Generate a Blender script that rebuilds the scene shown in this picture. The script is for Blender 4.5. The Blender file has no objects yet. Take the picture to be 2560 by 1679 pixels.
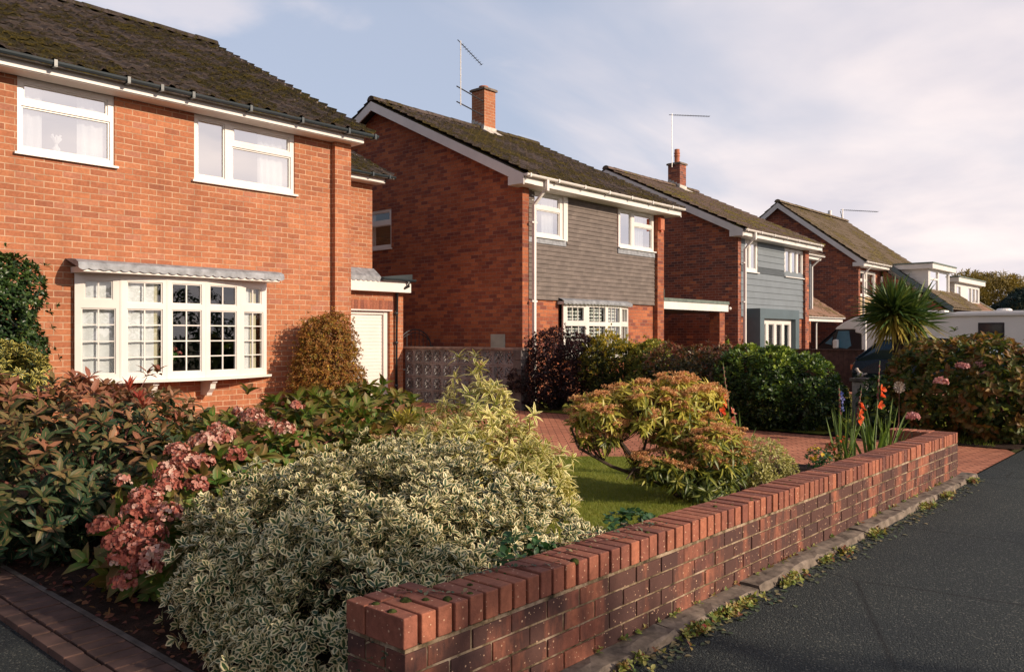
import bpy, math, random
import numpy as np
from mathutils import Vector, Matrix

random.seed(7)
RNG = np.random.default_rng(11)
SC = bpy.context.scene
COL = SC.collection

# ------------------------------------------------------------------ camera
cam_d = bpy.data.cameras.new('camera')
cam_d.sensor_width = 36.0
cam_d.lens = 28.69
cam_d.clip_start = 0.05
cam_d.clip_end = 3000
cam = bpy.data.objects.new('camera', cam_d)
COL.objects.link(cam)
cam.location = (0, 0, 1.47)
cam.rotation_euler = Vector((0.7455, 0.6665, 0.0)).to_track_quat('-Z', 'Y').to_euler()
SC.camera = cam

# ------------------------------------------------------------------ sun + sky
SUN = Vector((0.27, -1.0, 0.43)).normalized()
sd = bpy.data.lights.new('sun', 'SUN')
sd.energy = 4.7
sd.angle = math.radians(0.6)
sd.color = (1.0, 0.825, 0.63)
sun = bpy.data.objects.new('sun', sd)
COL.objects.link(sun)
sun.location = (5, -20, 20)
sun.rotation_euler = (-SUN).to_track_quat('-Z', 'Y').to_euler()

SC.view_settings.view_transform = 'Standard'
SC.view_settings.look = 'None'
SC.view_settings.exposure = 0.27
SC.view_settings.gamma = 1.0

def N(nt, t, **kw):
    n = nt.nodes.new(t)
    for k, v in kw.items():
        if k.startswith('_'):
            setattr(n, k[1:], v)
        else:
            k2 = int(k[1:]) if (k[0] == 'i' and k[1:].isdigit()) else k.replace('__', ' ')
            s = n.inputs[k2]
            if hasattr(v, 'bl_idname') or isinstance(v, bpy.types.NodeSocket):
                nt.links.new(v, s)
            else:
                s.default_value = v
    return n

def ramp(nt, fac, stops, interp='LINEAR'):
    n = nt.nodes.new('ShaderNodeValToRGB')
    n.color_ramp.interpolation = interp
    el = n.color_ramp.elements
    while len(el) < len(stops):
        el.new(0.5)
    for e, (p, c) in zip(el, stops):
        e.position = p
        e.color = tuple(c) + (1,) if len(c) == 3 else c
    nt.links.new(fac, n.inputs[0])
    return n.outputs[0]

def math_(nt, op, a, b=None, clamp=False):
    n = nt.nodes.new('ShaderNodeMath')
    n.operation = op
    n.use_clamp = clamp
    for i, v in enumerate((a, b)):
        if v is None: continue
        if isinstance(v, (int, float)): n.inputs[i].default_value = v
        else: nt.links.new(v, n.inputs[i])
    return n.outputs[0]

def mix(nt, fac, a, b, mode='MIX'):
    n = nt.nodes.new('ShaderNodeMix')
    n.data_type = 'RGBA'
    n.blend_type = mode
    for idx, v in ((0, fac), (6, a), (7, b)):
        if isinstance(v, (int, float)): n.inputs[idx].default_value = v
        elif isinstance(v, tuple): n.inputs[idx].default_value = tuple(v[:3]) + (1,)
        else: nt.links.new(v, n.inputs[idx])
    return n.outputs[2]

def noise(nt, vec, scale, detail=3, rough=0.55, dist=0.0):
    n = N(nt, 'ShaderNodeTexNoise', Scale=scale, Detail=detail, Roughness=rough, Distortion=dist)
    if vec is not None: nt.links.new(vec, n.inputs['Vector'])
    return n.outputs['Fac']

world = bpy.data.worlds.new('World')
SC.world = world
world.use_nodes = True
nt = world.node_tree
nt.nodes.clear()
sky = nt.nodes.new('ShaderNodeTexSky')
sky.sky_type = 'NISHITA'
sky.sun_disc = False
sky.sun_elevation = math.asin(SUN.z)
sky.sun_rotation = math.atan2(SUN.x, SUN.y)
sky.air_density = 1.0
sky.dust_density = 1.2
sky.ozone_density = 2.0
tc = nt.nodes.new('ShaderNodeTexCoord')
sep = N(nt, 'ShaderNodeSeparateXYZ', Vector=tc.outputs['Generated'])
zc = math_(nt, 'ADD', math_(nt, 'MAXIMUM', sep.outputs[2], 0.0), 0.16)
cmb = N(nt, 'ShaderNodeCombineXYZ', X=math_(nt, 'DIVIDE', sep.outputs[0], zc), Y=math_(nt, 'DIVIDE', sep.outputs[1], zc), Z=0.0)
mp = N(nt, 'ShaderNodeMapping', Vector=cmb.outputs[0])
mp.inputs['Rotation'].default_value = (0, 0, math.radians(25))
mp.inputs['Scale'].default_value = (0.55, 1.25, 1.0)
mp.inputs['Location'].default_value = (3.1, 1.7, 0)
n1 = noise(nt, mp.outputs[0], 0.9, 6, 0.52, 0.4)
n2 = noise(nt, cmb.outputs[0], 1.9, 7, 0.5, 0.2)
# bank of thin cloud toward +X (down the street), clearer blue overhead and to the left
azi = math_(nt, 'SUBTRACT', math_(nt, 'MULTIPLY', sep.outputs[0], 0.62), math_(nt, 'MULTIPLY', sep.outputs[1], 0.42))
azi = math_(nt, 'MAXIMUM', azi, math_(nt, 'MULTIPLY', math_(nt, 'SUBTRACT', 0.0, sep.outputs[1]), 1.5))
low = math_(nt, 'SUBTRACT', 0.34, math_(nt, 'MULTIPLY', sep.outputs[2], 1.05))
bias = math_(nt, 'SUBTRACT', math_(nt, 'ADD', azi, low), math_(nt, 'MULTIPLY', math_(nt, 'MAXIMUM', math_(nt, 'SUBTRACT', sep.outputs[2], 0.45), 0.0), 1.5))
cov = math_(nt, 'ADD', math_(nt, 'MULTIPLY', n1, 1.2), math_(nt, 'MULTIPLY', bias, 0.55))
cm1 = ramp(nt, cov, [(0.55, (0, 0, 0)), (1.05, (1, 1, 1))], 'EASE')
cm2 = ramp(nt, n2, [(0.53, (0, 0, 0)), (0.70, (0.62, 0.62, 0.62))], 'EASE')
cm = math_(nt, 'MAXIMUM', cm1, cm2)
cm = math_(nt, 'MULTIPLY', cm, 0.93)
shade = ramp(nt, math_(nt, 'ADD', math_(nt, 'MULTIPLY', n1, 0.5), math_(nt, 'MULTIPLY', n2, 0.5)), [(0.36, (9.0, 7.75, 7.3)), (0.60, (5.9, 5.5, 5.9))])
hz = math_(nt, 'MULTIPLY', math_(nt, 'SUBTRACT', 1.0, math_(nt, 'MULTIPLY', math_(nt, 'MAXIMUM', math_(nt, 'SUBTRACT', sep.outputs[2], 0.36), 0.0), 2.2), True), 0.72)
skyc = mix(nt, hz, sky.outputs[0], (4.3, 4.7, 5.8))
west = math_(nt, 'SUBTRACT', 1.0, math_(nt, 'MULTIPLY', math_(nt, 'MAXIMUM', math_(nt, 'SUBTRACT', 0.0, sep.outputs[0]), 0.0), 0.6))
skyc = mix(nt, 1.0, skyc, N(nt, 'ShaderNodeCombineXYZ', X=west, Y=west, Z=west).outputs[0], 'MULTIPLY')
final = mix(nt, cm, skyc, shade)
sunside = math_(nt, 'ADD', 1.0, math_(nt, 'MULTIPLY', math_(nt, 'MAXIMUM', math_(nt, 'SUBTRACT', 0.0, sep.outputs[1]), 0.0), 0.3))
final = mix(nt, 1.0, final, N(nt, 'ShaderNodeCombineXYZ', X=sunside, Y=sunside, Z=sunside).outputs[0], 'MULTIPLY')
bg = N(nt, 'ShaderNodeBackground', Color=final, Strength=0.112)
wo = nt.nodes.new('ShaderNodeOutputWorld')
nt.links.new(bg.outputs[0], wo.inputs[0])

# ------------------------------------------------------------------ materials
MATS = {}
def newmat(name, color=(0.5, 0.5, 0.5), rough=0.7, metal=0.0, spec=0.5):
    m = bpy.data.materials.new(name)
    m.use_nodes = True
    b = m.node_tree.nodes['Principled BSDF']
    b.inputs['Base Color'].default_value = tuple(color) + (1,)
    b.inputs['Roughness'].default_value = rough
    b.inputs['Metallic'].default_value = metal
    b.inputs['Specular IOR Level'].default_value = spec
    MATS[name] = m
    return m, m.node_tree, b

def uvn(nt):
    return N(nt, 'ShaderNodeUVMap').outputs[0]
def objc(nt):
    return nt.nodes.new('ShaderNodeNewGeometry').outputs['Position']
def bump(nt, b, h, strength=0.4, dist=0.01):
    n = N(nt, 'ShaderNodeBump', Strength=strength, Distance=dist, Height=h)
    nt.links.new(n.outputs[0], b.inputs['Normal'])

def simple(name, color, rough=0.6, var=0.08, scale=6.0, metal=0.0, spec=0.5, bmp=0.0):
    m, nt, b = newmat(name, color, rough, metal, spec)
    p = objc(nt)
    f = noise(nt, p, scale, 4)
    lo = tuple(max(0, c * (1 - var * 2)) for c in color)
    hi = tuple(min(1, c * (1 + var)) for c in color)
    c = ramp(nt, f, [(0.3, lo), (0.7, hi)])
    nt.links.new(c, b.inputs['Base Color'])
    if bmp: bump(nt, b, f, bmp, 0.01)
    return m

def brick_mat(name, stops, mortar, bw=0.225, rh=0.0825, ms=0.006, off=0.5, big=0.35, rot=0.0, stain=None, bstr=0.5):
    m, nt, b = newmat(name, (0.3, 0.1, 0.06), 0.85, 0, 0.25)
    uv = uvn(nt)
    if rot:
        mpn = N(nt, 'ShaderNodeMapping', Vector=uv)
        mpn.inputs['Rotation'].default_value = (0, 0, rot)
        uv = mpn.outputs[0]
    # a little wobble so the courses are not ruler straight
    wn = N(nt, 'ShaderNodeTexNoise', Vector=uv, Scale=3.0, Detail=2)
    wob = N(nt, 'ShaderNodeVectorMath', _operation='MULTIPLY_ADD')
    nt.links.new(wn.outputs['Color'], wob.inputs[0])
    wob.inputs[1].default_value = (0.008, 0.008, 0)
    nt.links.new(uv, wob.inputs[2])
    bt = N(nt, 'ShaderNodeTexBrick', Vector=wob.outputs[0], Scale=1.0)
    bt.offset = off
    bt.inputs['Color1'].default_value = (0, 0, 0, 1)
    bt.inputs['Color2'].default_value = (1, 1, 1, 1)
    bt.inputs['Mortar'].default_value = (0.5, 0.5, 0.5, 1)
    bt.inputs['Mortar Size'].default_value = ms
    bt.inputs['Mortar Smooth'].default_value = 0.25
    bt.inputs['Bias'].default_value = 0.0
    bt.inputs['Brick Width'].default_value = bw
    bt.inputs['Row Height'].default_value = rh
    col = ramp(nt, bt.outputs['Color'], stops)
    f = noise(nt, uv, 26, 4, 0.65)
    col = mix(nt, 1.0, col, ramp(nt, f, [(0.3, (0.78, 0.76, 0.75)), (0.7, (1.12, 1.12, 1.12))]), 'MULTIPLY')
    g = noise(nt, uv, 0.7, 4, 0.6)
    col = mix(nt, big, col, mix(nt, 1.0, col, ramp(nt, g, [(0.35, (0.62, 0.58, 0.58)), (0.65, (1.15, 1.12, 1.1))]), 'MULTIPLY'))
    mcol = mix(nt, ramp(nt, noise(nt, uv, 5, 3), [(0.4, (0, 0, 0)), (0.65, (1, 1, 1))]), mortar, tuple(c * 0.6 for c in mortar))
    col = mix(nt, bt.outputs['Fac'], col, mcol)
    if stain:
        st = noise(nt, N(nt, 'ShaderNodeMapping', Vector=uv, Scale=(2.6, 0.35, 1)).outputs[0], 1.6, 6, 0.65)
        col = mix(nt, ramp(nt, st, [(0.52, (0, 0, 0)), (0.72, (0.42, 0.42, 0.42))]), col, stain)
    nt.links.new(col, b.inputs['Base Color'])
    h = math_(nt, 'ADD', math_(nt, 'MULTIPLY', bt.outputs['Fac'], -1.0), math_(nt, 'MULTIPLY', f, 0.35))
    bump(nt, b, h, bstr, 0.006)
    return m

BR1 = brick_mat('brick_orange', [(0.0, (0.29, 0.108, 0.060)), (0.15, (0.35, 0.128, 0.064)), (0.5, (0.385, 0.145, 0.072)), (0.8, (0.43, 0.17, 0.082)), (1.0, (0.36, 0.15, 0.095))],
                (0.50, 0.34, 0.225), big=0.45, stain=(0.20, 0.075, 0.045))
BR2 = brick_mat('brick_red', [(0.0, (0.17, 0.055, 0.042)), (0.3, (0.25, 0.075, 0.042)), (0.6, (0.32, 0.100, 0.048)), (1.0, (0.40, 0.135, 0.062))],
                (0.26, 0.15, 0.105), big=0.5)
BR3 = brick_mat('brick_brown', [(0.0, (0.12, 0.055, 0.050)), (0.35, (0.22, 0.075, 0.05)), (0.7, (0.28, 0.085, 0.05)), (0.93, (0.34, 0.11, 0.06)), (1.0, (0.55, 0.19, 0.08))],
                (0.36, 0.22, 0.17), big=0.4)
PAV = brick_mat('block_paving', [(0.0, (0.43, 0.165, 0.095)), (0.5, (0.52, 0.205, 0.12)), (1.0, (0.58, 0.245, 0.145))],
                (0.055, 0.028, 0.020), bw=0.20, rh=0.10, ms=0.007, big=0.7, rot=math.radians(48), bstr=0.8)
EDG = brick_mat('edging_block', [(0.0, (0.22, 0.09, 0.06)), (0.5, (0.30, 0.12, 0.08)), (1.0, (0.34, 0.15, 0.10))],
                (0.06, 0.035, 0.03), bw=0.20, rh=0.10, ms=0.006, off=0.0, rot=math.radians(90), bstr=0.8)

WHITE = simple('white_upvc', (0.67, 0.635, 0.60), 0.35, 0.04, 2.0)
WHITEB = simple('white_board', (0.65, 0.615, 0.585), 0.5, 0.06, 1.5)
BLACK = simple('black_plastic', (0.025, 0.035, 0.042), 0.35, 0.1, 3)
GREYP = simple('grey_frame', (0.075, 0.108, 0.125), 0.5, 0.06, 2)
LEAD = simple('lead', (0.25, 0.26, 0.285), 0.55, 0.22, 9, 0.0, 0.5, 0.3)
CONC = simple('concrete', (0.185, 0.145, 0.115), 0.9, 0.28, 14, 0, 0.3, 0.6)
BLOCK = simple('screen_block', (0.27, 0.265, 0.27), 0.95, 0.25, 3.0, 0, 0.2, 0.5)
CURT = simple('curtain', (0.80, 0.77, 0.73), 0.9, 0.05, 4)
CURTY = simple('curtain_lining', (0.60, 0.52, 0.34), 0.9, 0.05, 4)
TERRA = simple('terracotta', (0.42, 0.14, 0.07), 0.8, 0.15, 12)
METAL = simple('galvanised_metal', (0.62, 0.58, 0.54), 0.4, 0.1, 20, 0.6)
DARKM = simple('dark_metal', (0.05, 0.05, 0.055), 0.5, 0.1, 20, 0.3)
CREAM = simple('cream_panel', (0.58, 0.42, 0.25), 0.8, 0.08, 3)
GREENF = simple('roof_felt', (0.13, 0.16, 0.14), 0.9, 0.15, 6)
METER = simple('meter_grey', (0.36, 0.36, 0.31), 0.6, 0.08, 5)
REDP = simple('alarm_red', (0.65, 0.13, 0.05), 0.5, 0.05, 5)
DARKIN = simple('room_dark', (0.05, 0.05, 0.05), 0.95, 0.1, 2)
WOODF = simple('fence_wood', (0.085, 0.042, 0.034), 0.85, 0.25, 10)
BARK = simple('bark', (0.055, 0.035, 0.025), 0.9, 0.3, 30, 0, 0.3, 0.6)
BARKR = simple('red_stem', (0.16, 0.05, 0.035), 0.7, 0.2, 30)
MOSS = simple('moss', (0.055, 0.065, 0.018), 1.0, 0.4, 60, 0, 0.1, 0.8)
STONEW = simple('ornament_stone', (0.52, 0.44, 0.38), 0.8, 0.15, 20)
VANW = simple('motorhome_white', (0.80, 0.76, 0.72), 0.3, 0.03, 1.0)
VAND = simple('cab_black', (0.018, 0.02, 0.025), 0.25, 0.1, 3)
CARB = simple('car_blue', (0.006, 0.016, 0.028), 0.18, 0.1, 2, 0.3)
VGLASS = simple('vehicle_glass', (0.018, 0.03, 0.038), 0.06, 0.05, 2)
TYRE = simple('tyre_rubber', (0.02, 0.02, 0.02), 0.85, 0.1, 10)

def clad_mat(name, col, dark, bw, rh, ms):
    m, nt, b = newmat(name, col, 0.75, 0, 0.3)
    uv = uvn(nt)
    bt = N(nt, 'ShaderNodeTexBrick', Vector=uv, Scale=1.0)
    bt.inputs['Color1'].default_value = (0, 0, 0, 1)
    bt.inputs['Color2'].default_value = (1, 1, 1, 1)
    bt.inputs['Mortar'].default_value = (0.5, 0.5, 0.5, 1)
    for k, v in (('Mortar Size', ms), ('Mortar Smooth', 0.1), ('Bias', 0.0), ('Brick Width', bw), ('Row Height', rh)):
        bt.inputs[k].default_value = v
    c = ramp(nt, bt.outputs['Color'], [(0, tuple(x * 0.82 for x in col)), (1, tuple(x * 1.1 for x in col))])
    f = noise(nt, uv, 4, 5, 0.6)
    c = mix(nt, 1.0, c, ramp(nt, f, [(0.3, (0.8, 0.8, 0.8)), (0.7, (1.1, 1.1, 1.1))]), 'MULTIPLY')
    c = mix(nt, bt.outputs['Fac'], c, dark)
    nt.links.new(c, b.inputs['Base Color'])
    return m
SLATE = clad_mat('hung_tile', (0.152, 0.122, 0.108), (0.065, 0.054, 0.050), 0.17, 0.1, 0.0016)
GCLAD = simple('grey_cladding', (0.140, 0.165, 0.188), 0.6, 0.05, 3)
WCLAD = simple('white_cladding', (0.60, 0.58, 0.56), 0.5, 0.04, 3)

def roof_mat(name, tile, tile2, moss, amount, mossc2=(0.20, 0.15, 0.03)):
    m, nt, b = newmat(name, tile, 0.92, 0, 0.2)
    p = objc(nt)
    uv = uvn(nt)
    f1 = noise(nt, p, 0.9, 5, 0.6)
    f2 = noise(nt, p, 9, 5, 0.75)
    f3 = noise(nt, p, 40, 3, 0.6)
    isl = nt.nodes.new('ShaderNodeNewGeometry').outputs['Random Per Island']
    base = mix(nt, f2, tile, tile2)
    lich = ramp(nt, noise(nt, p, 22, 3, 0.5), [(0.66, (0, 0, 0)), (0.72, (0.6, 0.6, 0.6))])
    base = mix(nt, lich, base, (0.30, 0.25, 0.20))
    mc = mix(nt, ramp(nt, f3, [(0.35, (0, 0, 0)), (0.65, (1, 1, 1))]), moss, mossc2)
    k = math_(nt, 'ADD', math_(nt, 'MULTIPLY', f1, 0.7), math_(nt, 'MULTIPLY', f2, 0.6))
    mk = ramp(nt, k, [(0.70 - amount * 0.3, (0, 0, 0)), (0.80 - amount * 0.3, (1, 1, 1))])
    c = mix(nt, mk, base, mc)
    nt.links.new(c, b.inputs['Base Color'])
    h = math_(nt, 'ADD', math_(nt, 'MULTIPLY', mk, math_(nt, 'ADD', f3, 0.4)), math_(nt, 'MULTIPLY', f2, 0.4))
    bump(nt, b, h, 0.9, 0.03)
    return m
ROOF1 = roof_mat('roof_mossy', (0.034, 0.026, 0.024), (0.100, 0.076, 0.068), (0.020, 0.018, 0.007), 0.30, (0.085, 0.062, 0.012))
ROOF2 = roof_mat('roof_mossy_olive', (0.052, 0.038, 0.034), (0.125, 0.094, 0.082), (0.038, 0.031, 0.012), 0.34, (0.125, 0.090, 0.024))
ROOF3 = roof_mat('roof_brown', (0.105, 0.070, 0.056), (0.16, 0.115, 0.095), (0.13, 0.11, 0.03), 0.12)
ROOF4 = roof_mat('roof_tan', (0.13, 0.095, 0.065), (0.19, 0.145, 0.105), (0.13, 0.10, 0.04), 0.22, (0.20, 0.15, 0.06))
ROOFP = roof_mat('roof_porch', (0.24, 0.14, 0.10), (0.30, 0.19, 0.14), (0.13, 0.11, 0.05), 0.02)

def glass_mat(name, base=0.10, gain=2.0, tint=(0.9, 0.93, 0.95)):
    m = bpy.data.materials.new(name)
    m.use_nodes = True
    nt = m.node_tree
    nt.nodes.clear()
    fr = N(nt, 'ShaderNodeFresnel', IOR=1.5)
    f = math_(nt, 'ADD', math_(nt, 'MULTIPLY', fr.outputs[0], gain), base, True)
    bf = nt.nodes.new('ShaderNodeNewGeometry').outputs['Backfacing']
    f = math_(nt, 'MULTIPLY', f, math_(nt, 'SUBTRACT', 1.0, bf))
    tr = N(nt, 'ShaderNodeBsdfTransparent', Color=tint + (1,))
    gl = N(nt, 'ShaderNodeBsdfGlossy', Color=(1, 1, 1, 1), Roughness=0.01)
    p = objc(nt)
    bp = N(nt, 'ShaderNodeBump', Strength=0.05, Distance=0.02, Height=noise(nt, p, 1.6, 1))
    nt.links.new(bp.outputs[0], gl.inputs['Normal'])
    mx = N(nt, 'ShaderNodeMixShader', i0=f, i1=tr.outputs[0], i2=gl.outputs[0])
    o = nt.nodes.new('ShaderNodeOutputMaterial')
    nt.links.new(mx.outputs[0], o.inputs[0])
    MATS[name] = m
    return m
GLASS = glass_mat('window_glass', 0.50, 2.0)
GLASSLO = glass_mat('window_glass_lower', 0.05, 1.5)

# garden wall brick, real bricks: colour varies per brick, with white specks and dark weathering
def garden_brick(name, dark):
    m, nt, b = newmat(name, (0.3, 0.1, 0.06), 0.85, 0, 0.25)
    p = objc(nt)
    isl = nt.nodes.new('ShaderNodeNewGeometry').outputs['Random Per Island']
    col = ramp(nt, isl, [(0.0, (0.15, 0.060, 0.048)), (0.08, (0.23, 0.082, 0.055)), (0.4, (0.29, 0.104, 0.065)), (1.0, (0.38, 0.138, 0.078))])
    f = noise(nt, p, 30, 5, 0.65)
    col = mix(nt, 1.0, col, ramp(nt, f, [(0.3, (0.72, 0.70, 0.70)), (0.7, (1.15, 1.15, 1.15))]), 'MULTIPLY')
    st = noise(nt, N(nt, 'ShaderNodeMapping', Vector=p, Scale=(3.4, 1, 1.3)).outputs[0], 1.2, 6, 0.6)
    col = mix(nt, ramp(nt, st, [(0.45 - dark * 0.13, (0, 0, 0)), (0.58 - dark * 0.10, (0.88 * dark, 0.88 * dark, 0.88 * dark))]), col, (0.052, 0.030, 0.028))
    vo = N(nt, 'ShaderNodeTexVoronoi', Vector=p, Scale=62.0)
    vo2 = N(nt, 'ShaderNodeTexWhiteNoise', Vector=vo.outputs['Position'])
    sp = math_(nt, 'LESS_THAN', vo.outputs['Distance'], math_(nt, 'MULTIPLY', math_(nt, 'POWER', vo2.outputs['Value'], 3.0), 0.30))
    col = mix(nt, math_(nt, 'MULTIPLY', sp, 0.75), col, (0.62, 0.40, 0.26))
    nt.links.new(col, b.inputs['Base Color'])
    bump(nt, b, math_(nt, 'ADD', f, math_(nt, 'MULTIPLY', noise(nt, p, 120, 2), 0.4)), 0.5, 0.004)
    return m
GB_CAP = garden_brick('coping_brick', 0.30)
GB_WALL = garden_brick('weathered_brick', 1.0)
def mortar_mat():
    m, nt, b = newmat('mortar', (0.3, 0.25, 0.2), 0.95, 0, 0.1)
    p = objc(nt)
    f = noise(nt, p, 9, 5, 0.7)
    c = ramp(nt, f, [(0.32, (0.035, 0.03, 0.02)), (0.46, (0.16, 0.115, 0.07)), (0.60, (0.36, 0.27, 0.19)), (0.72, (0.45, 0.36, 0.27))])
    nt.links.new(c, b.inputs['Base Color'])
    bump(nt, b, noise(nt, p, 70, 3), 0.7, 0.006)
mortar_mat()
MORT = MATS['mortar']

def asphalt_mat():
    m, nt, b = newmat('asphalt', (0.04, 0.045, 0.05), 0.85, 0, 0.35)
    p = objc(nt)
    v = N(nt, 'ShaderNodeTexVoronoi', Vector=p, Scale=120.0)
    f = noise(nt, p, 75, 5, 0.8)
    g = noise(nt, p, 1.1, 5, 0.6)
    c = ramp(nt, f, [(0.30, (0.011, 0.016, 0.018)), (0.55, (0.033, 0.042, 0.043)), (0.74, (0.13, 0.14, 0.13))])
    vr = N(nt, 'ShaderNodeTexWhiteNoise', Vector=v.outputs['Position'])
    c = mix(nt, math_(nt, 'GREATER_THAN', vr.outputs['Value'], 0.93), c, (0.12, 0.125, 0.11))
    c = mix(nt, 1.0, c, ramp(nt, g, [(0.3, (0.66, 0.70, 0.76)), (0.7, (1.25, 1.2, 1.12))]), 'MULTIPLY')
    # hair cracks and a patch of darker, newer tarmac
    wv = N(nt, 'ShaderNodeTexVoronoi', Vector=mix(nt, 0.16, p, nt.nodes.new('ShaderNodeTexNoise').outputs['Color']), Scale=0.55)
    wv.feature = 'DISTANCE_TO_EDGE'
    c = mix(nt, ramp(nt, wv.outputs['Distance'], [(0.0, (0.7, 0.7, 0.7)), (0.009, (0, 0, 0))]), c, (0.006, 0.007, 0.008))
    nt.links.new(c, b.inputs['Base Color'])
    bump(nt, b, math_(nt, 'ADD', f, math_(nt, 'MULTIPLY', v.outputs['Distance'], -1.2)), 1.0, 0.012)
asphalt_mat()
ASPH = MATS['asphalt']

def ground_mat(name, stops, scale, rough=0.95, b2=0.6, scale2=50):
    m, nt, b = newmat(name, stops[0][1], rough, 0, 0.15)
    p = objc(nt)
    f = noise(nt, p, scale, 6, 0.65)
    g = noise(nt, p, scale2, 4, 0.7)
    c = ramp(nt, math_(nt, 'ADD', math_(nt, 'MULTIPLY', f, 0.6), math_(nt, 'MULTIPLY', g, 0.4)), stops)
    nt.links.new(c, b.inputs['Base Color'])
    bump(nt, b, g, b2, 0.02)
    return m
LAWN = ground_mat('lawn_grass', [(0.35, (0.10, 0.13, 0.018)), (0.5, (0.18, 0.20, 0.03)), (0.65, (0.25, 0.22, 0.04))], 1.8)
SOIL = ground_mat('soil', [(0.35, (0.015, 0.010, 0.008)), (0.55, (0.045, 0.025, 0.018)), (0.7, (0.10, 0.045, 0.03))], 8)
FIELD = ground_mat('far_ground', [(0.35, (0.04, 0.05, 0.02)), (0.6, (0.09, 0.09, 0.04)), (0.7, (0.12, 0.10, 0.06))], 0.4)

# leaf material: point attribute lf = (edge 0..1, random, along 0..1)
def leaf_mat(name, cols, margin=None, mpos=0.55, tipc=None, rough=0.45, trans=0.30, vein=0.0, spec=0.4, jag=0.25):
    m = bpy.data.materials.new(name)
    m.use_nodes = True
    nt = m.node_tree
    b = nt.nodes['Principled BSDF']
    at = nt.nodes.new('ShaderNodeAttribute')
    at.attribute_name = 'lf'
    s = N(nt, 'ShaderNodeSeparateColor', Color=at.outputs['Color'])
    e, r, v = s.outputs[0], s.outputs[1], s.outputs[2]
    k = len(cols)
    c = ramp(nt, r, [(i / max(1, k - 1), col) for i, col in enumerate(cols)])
    if tipc:
        c = mix(nt, ramp(nt, v, [(0.45, (0, 0, 0)), (1.0, (0.85, 0.85, 0.85))]), c, tipc)
    if vein:
        c = mix(nt, ramp(nt, e, [(0.02, (vein, vein, vein)), (0.14, (0, 0, 0))]), c, tuple(min(1, x * 2.2 + 0.03) for x in cols[-1]))
    if margin:
        p = objc(nt)
        ee = math_(nt, 'ADD', e, math_(nt, 'MULTIPLY', math_(nt, 'SUBTRACT', noise(nt, p, 90, 2), 0.5), jag * 2))
        ee = math_(nt, 'ADD', ee, math_(nt, 'MULTIPLY', math_(nt, 'SUBTRACT', r, 0.5), 0.35))
        c = mix(nt, ramp(nt, ee, [(mpos - 0.05, (0, 0, 0)), (mpos + 0.06, (1, 1, 1))]), c, margin)
    nt.links.new(c, b.inputs['Base Color'])
    b.inputs['Roughness'].default_value = rough
    b.inputs['Specular IOR Level'].default_value = spec
    tl = N(nt, 'ShaderNodeBsdfTranslucent', Color=mix(nt, 1.0, c, (1.15, 1.1, 0.7), 'MULTIPLY'))
    mx = N(nt, 'ShaderNodeMixShader', i0=trans, i1=b.outputs[0], i2=tl.outputs[0])
    nt.links.new(mx.outputs[0], nt.nodes['Material Output'].inputs[0])
    MATS[name] = m
    return m

# ------------------------------------------------------------------ object helpers
ORG = {}
def tag(o, label=None, cat=None, group=None, kind=None):
    if label: o['label'] = label
    if cat: o['category'] = cat
    if group: o['group'] = group
    if kind: o['kind'] = kind
    return o

def thing(name, loc, label, cat, group=None):
    o = bpy.data.objects.new(name, None)
    o.empty_display_size = 0.3
    COL.objects.link(o)
    o.location = loc
    ORG[o] = Vector(loc)
    return tag(o, label, cat, group)

def link_mesh(name, V, F, mat, parent=None, origin=None, smooth=False, uv=True, attr=None, nsides=None, bevel=0.0):
    """V (n,3) world coordinates; F list of index lists or (m,k) array"""
    V = np.asarray(V, dtype=np.float64)
    if parent is not None: org = ORG[parent]
    elif origin is not None: org = Vector(origin)
    else:
        mn, mx_ = V.min(0), V.max(0)
        org = Vector(((mn[0] + mx_[0]) / 2, (mn[1] + mx_[1]) / 2, mn[2]))
    me = bpy.data.meshes.new(name)
    Vl = (V - np.array(org)).astype(np.float32)
    if isinstance(F, np.ndarray):
        k = F.shape[1]
        me.vertices.add(len(Vl)); me.vertices.foreach_set('co', Vl.ravel())
        me.loops.add(F.size); me.loops.foreach_set('vertex_index', F.astype(np.int32).ravel())
        me.polygons.add(len(F))
        me.polygons.foreach_set('loop_start', np.arange(0, F.size, k, dtype=np.int32))
        me.update(calc_edges=True)
    else:
        me.from_pydata(Vl.tolist(), [], F)
        me.update()
    if uv:
        npol = len(me.polygons)
        nrm = np.zeros(npol * 3, np.float32); me.polygons.foreach_get('normal', nrm); nrm = np.abs(nrm.reshape(-1, 3))
        lt = np.zeros(npol, np.int32); me.polygons.foreach_get('loop_total', lt)
        li = np.zeros(len(me.loops), np.int32); me.loops.foreach_get('vertex_index', li)
        fn = np.repeat(nrm, lt, axis=0)
        P = V[li]
        ax = np.argmax(fn * np.array([1.0, 1.0, 0.8]), axis=1)
        U = np.where(ax == 0, P[:, 1], P[:, 0])
        W = np.where(ax == 2, P[:, 1], P[:, 2])
        ul = me.uv_layers.new(name='UVMap')
        ul.data.foreach_set('uv', np.stack([U, W], 1).astype(np.float32).ravel())
    if attr is not None:
        a = me.attributes.new('lf', 'FLOAT_COLOR', 'POINT')
        a.data.foreach_set('color', attr.astype(np.float32).ravel())
    if smooth:
        me.polygons.foreach_set('use_smooth', np.ones(len(me.polygons), bool))
    me.materials.append(mat)
    o = bpy.data.objects.new(name, me)
    COL.objects.link(o)
    if parent is not None:
        o.parent = parent
        o.location = (0, 0, 0)
    else:
        o.location = org
    ORG[o] = org
    if bevel:
        md = o.modifiers.new('bevel', 'BEVEL'); md.width = bevel; md.segments = 2; md.limit_method = 'ANGLE'
    return o

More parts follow.
